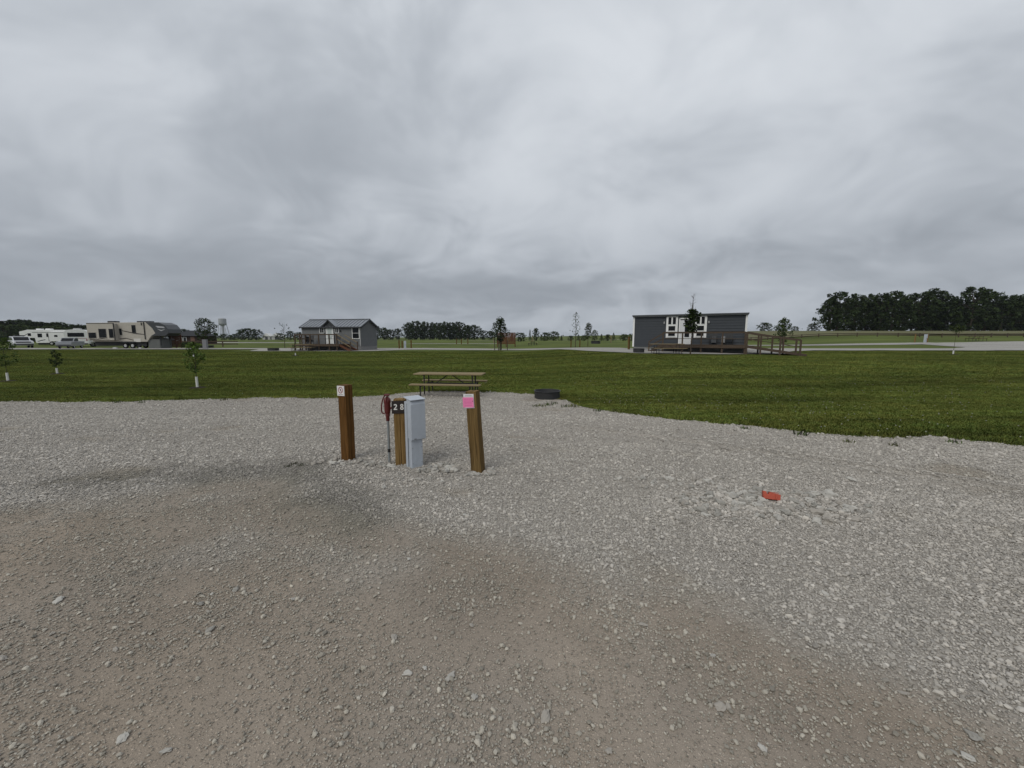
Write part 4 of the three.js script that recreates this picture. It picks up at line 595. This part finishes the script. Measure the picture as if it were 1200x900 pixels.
// ---------------------------------------------------------------- trailers and cars
function wheel(o, x, y, z, r, w) { const t = part(o, 'wheel', new THREE.TorusGeometry(r * 0.78, r * 0.24, 8, 20).scale(1, 1, w / (r * 0.48)).translate(x, y, z), M.tyre); part(t, 'rim', cyl(r * 0.56, r * 0.5, w * 0.8, 16).rotateX(Math.PI / 2).translate(x, y, z), M.rim); return t; }
{ // tan fifth wheel trailer, its front to the right of the rear slide-out
  const o = thing('camping_trailer', 'long tan fifth wheel trailer with dark front cap and slide-out', 'trailer', -51.5, 52.2, 4 * DEG), tan = rustic(.46, .425, .37, .5), dark = std(.045, .047, .053, .35), brown = std(.05, .04, .035, .5), W = 2.45;
  o.scale.set(.86, 1, .9);
  part(o, 'body', extrude([[-5.55, .95], [2.45, .95], [2.6, 1.15], [3.1, 1.7], [3.75, 2.05], [3.4, 2.7], [2.5, 3.5], [-5.5, 3.42]], W, .03).translate(0, 0, -W), tan);
  const cap = part(o, 'front_cap', extrude([[3.12, 1.72], [5.2, 1.72], [5.75, 2.1], [5.7, 2.6], [5.2, 3.2], [4.4, 3.5], [2.53, 3.52], [3.42, 2.72], [3.78, 2.05]], W, .03).translate(0, 0, -W), dark); part(cap, 'front_marking', [extrude([[3.9, 3.05], [5.1, 2.95], [5.3, 2.75], [4.2, 2.82]], .012).translate(0, 0, .032), extrude([[4.1, 2.65], [4.7, 2.35], [5.3, 2.6], [4.7, 2.5]], .012).translate(0, 0, .032)], std(.4, .4, .42, .4));
  part(o, 'underbody', [box(7.6, .62, W - .5, -1.7, .68, -W / 2), box(.12, 1.3, .12, 4.1, 1.05, -.4), box(.12, 1.3, .12, 4.1, 1.05, -W + .4)], M.black);
  const sl = part(o, 'slide_out', rbox(3.85, 2.25, .75, .04, -3.65, 2.25, .28), tan); part(sl, 'slide_trim', [box(.1, 2.3, .1, -1.68, 2.25, .64), box(3.8, .08, .1, -3.65, 3.36, .62)], M.black);
  for (const [x, y, w, h] of [[-4.85, 1.78, 1.05, .7], [-3.35, 2.05, 1.05, 1.15], [-2.1, 2.05, .62, 1.15]]) { const f = part(sl, 'window_frame', rbox(w + .1, h + .1, .04, .015, x, y, .665), std(.3, .28, .25, .5)); part(f, 'pane', box(w, h, .02, x, y, .69), M.glass); }
  for (const [x, y, w, h] of [[-1.28, 2.25, .34, .85], [.68, 2.62, .56, 1.05]]) { const f = part(o, 'window_frame', rbox(w + .08, h + .08, .04, .012, x, y, .035), std(.3, .28, .25, .5)); part(f, 'pane', box(w, h, .02, x, y, .06), M.glass); }
  part(o, 'awning_bracket', [box(.09, 2.3, .09, 2.25, 2.4, .08), box(.09, .35, .09, 1.9, 3.3, .08)], M.black);
  part(o, 'side_stripe', [extrude([[-1.6, 2.55], [-1.5, 2.45], [.8, 1.95], [2.3, 1.85], [2.3, 1.92], [.9, 2.1]], .012).translate(0, 0, .032), extrude([[-1.6, 1.35], [-.6, 1.45], [1.2, .98], [.9, .98], [-.6, 1.33], [-1.6, 1.24]], .012).translate(0, 0, .032), extrude([[-5.3, 1.35], [-4.4, 1.28], [-3.5, 1.4], [-2.4, 1.25], [-3.5, 1.3], [-4.4, 1.2], [-5.3, 1.22]], .012).translate(0, 0, .67)], brown);
  for (const [x, w] of [[-3.2, 1.05], [.9, .55], [2.0, 1.05]]) part(o, 'roof_unit', rbox(w, .24, .9, .06, x, 3.6, -1.1), x > 2.5 ? dark : M.dim);
  for (const x of [-.9, .15]) { wheel(o, x, .4, -.1, .4, .24); wheel(o, x, .4, -W + .15, .4, .24); } part(o, 'fender', [box(2.2, .12, .1, -.35, .9, .02)], dark);
  part(o, 'storage_panel', [box(1.0, .45, .03, 1.0, 1.12, .035)], std(.55, .53, .5, .5)); part(o, 'front_skirt', box(1.7, 1.25, 2.2, 3.3, .62, -1.25), rustic(.14, .145, .14, .9));
  part(o, 'chock', [box(.5, .2, .3, -2.3, .08, .1), box(.3, .2, .3, 1.4, .08, .1)], std(.5, .5, .5, .8));
}
{ // white fifth wheel trailer
  const o = thing('camping_trailer', 'white fifth wheel trailer with raised nose beside the wood', 'trailer', -86.6, 72, 20 * DEG), wh = rustic(.84, .84, .83, .5), W = 2.4;
  part(o, 'body', extrude([[-1.5, .5], [3.6, .5], [3.6, 2.65], [3.0, 2.85], [-2.5, 2.85], [-3.6, 2.5], [-3.6, 1.75], [-3.3, 1.45], [-1.6, 1.4]], W, .03).translate(0, 0, -W), wh);
  part(o, 'underbody', [box(4.8, .5, W - .4, 1.0, .38, -W / 2), box(.1, 1.3, .1, -2.6, .7, -.4)], M.black); const sl = part(o, 'slide_out', rbox(2.9, 1.65, .6, .03, 2.0, 1.6, .25), wh); part(sl, 'slide_trim', [box(2.95, .06, .05, 2.0, 2.44, .54), box(.06, 1.7, .05, .57, 1.6, .54), box(.06, 1.7, .05, 3.43, 1.6, .54)], M.dim);
  for (const [x, y, w, h, z] of [[-2.3, 2.0, .45, .5, .035], [-.9, 1.85, .62, .7, .035], [.25, 1.9, .5, .65, .035], [1.6, 1.75, .45, .35, .555]]) part(o, 'window', rbox(w, h, .03, .01, x, y, z), M.glass);
  part(o, 'side_stripe', [extrude([[-3.4, 1.6], [-2.5, 2.2], [-2.4, 2.2], [-3.2, 1.6]], .012).translate(0, 0, .032), extrude([[-1.4, .8], [-.2, 1.15], [-.2, 1.05], [-1.2, .72]], .012).translate(0, 0, .032), box(3.2, .07, .02, -.3, 2.42, .04)], M.dim);
  part(o, 'roof_unit', [rbox(.7, .25, .8, .06, -1.4, 2.98, -1.1), rbox(.8, .28, .8, .1, -.1, 2.98, -1.1)], M.white); wheel(o, .6, .36, .0, .36, .22); wheel(o, 1.45, .36, 0, .36, .22);
}
{ // white trailer seen from its end
  const o = thing('camping_trailer', 'white trailer with a wide dark rear window facing the lawn', 'trailer', -67.6, 60, 38 * DEG), wh = rustic(.82, .82, .8, .5), W = 2.5;
  part(o, 'body', extrude([[-1.25, .55], [1.25, .55], [1.25, 2.35], [.95, 2.6], [0, 2.72], [-.95, 2.6], [-1.25, 2.35]], 7.5, .03).translate(0, 0, -7.5), wh); part(o, 'rear_window', rbox(1.75, .62, .04, .02, 0, 1.9, .03), M.glass); part(o, 'bumper', box(2.3, .18, .2, 0, .5, .1), M.dim); part(o, 'rear_stripe', [box(2.3, .06, .02, 0, 1.35, .035)], std(.3, .1, .12, .5));
  for (const s of [-1, 1]) { part(o, 'tail_lamp', rbox(.1, .3, .03, .01, s * 1.1, 1.1, .04), std(.25, .02, .02, .3)); for (const z of [-3.2, -4.1]) wheel(o, s * 1.15, .36, z, .36, .22).rotation.y = 0; } part(o, 'roof_unit', rbox(.8, .25, 1.1, .06, -.1, 2.8, -2), std(.4, .4, .4, .6)); part(o, 'side_slide', rbox(.7, 1.7, 3, .03, 1.4, 1.6, -3), wh);
}
function car(label, x, d, turn, paint, kind, name) { // body with shoulders, cabin glass, four wheels; front at +x
  const o = thing(name, label, name === 'pickup_truck' ? 'truck' : 'car', x, d, turn), p = new THREE.MeshPhysicalMaterial({ color: paint, roughness: .35, clearcoat: .6 }), W = 1.85, L = kind === 'pickup' ? 5.4 : 4.6, h = L / 2;
  part(o, 'body', extrude(kind === 'pickup' ? [[-h, .5], [h - .1, .45], [h, .75], [h - .05, 1.1], [1.3, 1.22], [-h, 1.18]] : [[-h, .45], [h - .1, .42], [h, .7], [h - .2, .92], [1.1, 1.02], [-h + .1, 1.02]], W - .08, .04).translate(0, 0, -W / 2 + .04), p);
  const roof = kind === 'pickup' ? [[-.75, 1.2], [1.35, 1.22], [.7, 1.78], [-.55, 1.8]] : kind === 'wagon' ? [[-h + .15, 1.0], [1.2, 1.02], [.45, 1.6], [-h + .5, 1.62]] : [[-h + .5, 1.0], [1.2, 1.02], [.4, 1.45], [-.95, 1.46]];
  const cab = part(o, 'cabin', extrude(roof, W - .34, .03).translate(0, 0, -W / 2 + .17), p), c = [0, 1].map((i) => roof.reduce((s, q) => s + q[i], 0) / 4), inset = roof.map(([a, b]) => [c[0] + (a - c[0]) * .86, c[1] + (b - c[1]) * .74]);
  part(cab, 'side_glass', [extrude(inset, .012).translate(0, 0, W / 2 - .138), extrude(inset, .012).translate(0, 0, -W / 2 + .126)], M.glass);
  const ws = (a, b, s) => { const m = [(a[0] + b[0]) / 2, (a[1] + b[1]) / 2], l = Math.hypot(b[0] - a[0], b[1] - a[1]); return box(.02, l * .8, W - .5, 0, 0, 0).rotateZ(-Math.atan2(b[0] - a[0], b[1] - a[1])).translate(m[0] + s * .04, m[1] + .02, 0); };
  part(cab, 'windscreen', ws(roof[1], roof[2], 1), M.glass); part(cab, 'rear_glass', ws(roof[0], roof[3], -1), M.glass);
  part(o, 'grille', box(.04, .3, W - .5, h - .01, .78, 0), M.black); part(o, 'bumper', [rbox(.12, .16, W - .1, .03, h - .03, .5, 0), rbox(.12, .16, W - .1, .03, -h, .55, 0)], M.dim);
  for (const s of [-1, 1]) { part(o, 'headlight', rbox(.1, .14, .3, .03, h - .06, .86, s * (W / 2 - .24)), std(.6, .6, .6, .1)); part(o, 'tail_lamp', rbox(.06, .22, .16, .02, -h + .01, .9, s * (W / 2 - .12)), std(.25, .02, .02, .3)); for (const q of [-.29, .3]) wheel(o, q * L, .34, s * (W / 2 - .12), .34, .22); }
  if (kind === 'wagon') part(o, 'roof_rack', rbox(1.7, .16, .9, .05, -.8, 1.74, 0), M.dim); return o;
}
car('white estate car with dark roof rack behind the leafy sapling', -70.6, 55.5, -32 * DEG, rgb(.55, .56, .58), 'wagon', 'parked_car');
car('silver grey pickup truck parked in front of the end-on white trailer', -60.6, 53, -58 * DEG, rgb(.24, .25, .27), 'pickup', 'pickup_truck').scale.setScalar(.8);
car('dark car parked behind the tan trailer nose', -68, 76, 12 * DEG, rgb(.03, .03, .035), 'sedan', 'parked_car');

// ---------------------------------------------------------------- far buildings and water tower
{ const o = thing('brown_house', 'low dark brown house with hip roof and pale windows behind the slatted screen', 'house', -75.6, 90, 4 * DEG), br = rustic(.045, .03, .025, .85), rf = rustic(.04, .042, .046, .8);
  part(o, 'wall', box(6.5, 1.9, 5, 0, .9, -2.5), br); const roof = new THREE.BufferGeometry(), P = [[-3.7, 1.8, .4], [3.7, 1.8, .4], [3.7, 1.8, -5.4], [-3.7, 1.8, -5.4], [-1.4, 3.1, -2.5], [1.4, 3.1, -2.5]], I = [0, 1, 5, 0, 5, 4, 1, 2, 5, 2, 3, 4, 2, 4, 5, 3, 0, 4, 0, 2, 1, 0, 3, 2]; roof.setAttribute('position', new THREE.Float32BufferAttribute(I.flatMap((i) => P[i]), 3)); roof.computeVertexNormals(); part(o, 'roof', metric(roof), rf);
  for (const x of [-1.4, -.5]) windowUnit(o, .7, 1.0, x, 1.05, .03); part(o, 'door', box(.9, 1.7, .05, 1.2, .85, .02), std(.12, .06, .04, .6)); }
for (const [x, w, lab] of [[-127, 4.2, 'small white roofed barn far behind the round trees'], [-122, 5, 'white gabled barn far beyond the meadow by the dark conifers']]) { const o = thing('white_barn', lab, 'barn', x * 1.18, 236, .2); part(o, 'wall', box(w, 2.2, 6, 0, 1, -3), rustic(.45, .45, .44, .8)); part(o, 'roof', extrude([[-w / 2 - .4, 2.0], [w / 2 + .4, 2.0], [0, 4.0]], 6.6).translate(0, 0, -6.3), std(.62, .62, .62, .5)); part(o, 'door', box(1.4, 1.8, .06, 0, .9, .03), M.dim); }
{ const o = thing('water_tower', 'pale grey water tower on thin legs above the far trees', 'water tower', -447, 600), g = rustic(.34, .35, .37, .6);
  const tank = part(o, 'tank', new THREE.LatheGeometry([[0, 18], [2.2, 18.6], [4, 20], [4.9, 21.8], [5.1, 22.6], [5.1, 29.4], [4.8, 29.8], [0, 31]].map((p) => new THREE.Vector2(...p)), 28), g); part(tank, 'catwalk', new THREE.TorusGeometry(5.5, .22, 6, 30).rotateX(Math.PI / 2).translate(0, 22, 0), g);
  part(o, 'riser', cyl(1.5, 1.5, 19, 14, 0, 9, 0), g); for (let i = 0; i < 4; i++) { const a = i * Math.PI / 2 + .5; part(o, 'leg', rod(V(Math.cos(a) * 9, -.5, Math.sin(a) * 9), V(Math.cos(a) * 5, 22, Math.sin(a) * 5), .4, .4, 6), g); }
  part(o, 'brace', [7, 14].flatMap((y) => [0, 1, 2, 3].map((i) => { const a = i * Math.PI / 2 + .5, b = a + Math.PI / 2, r = 9 - 3.5 * y / 22; return rod(V(Math.cos(a) * r, y, Math.sin(a) * r), V(Math.cos(b) * r, y, Math.sin(b) * r), .15, .15, 5); })), g); }

scene.fog = new THREE.FogExp2(new THREE.Color().setRGB(.62, .68, .74), 0.00012);
renderer.render(scene, camera);
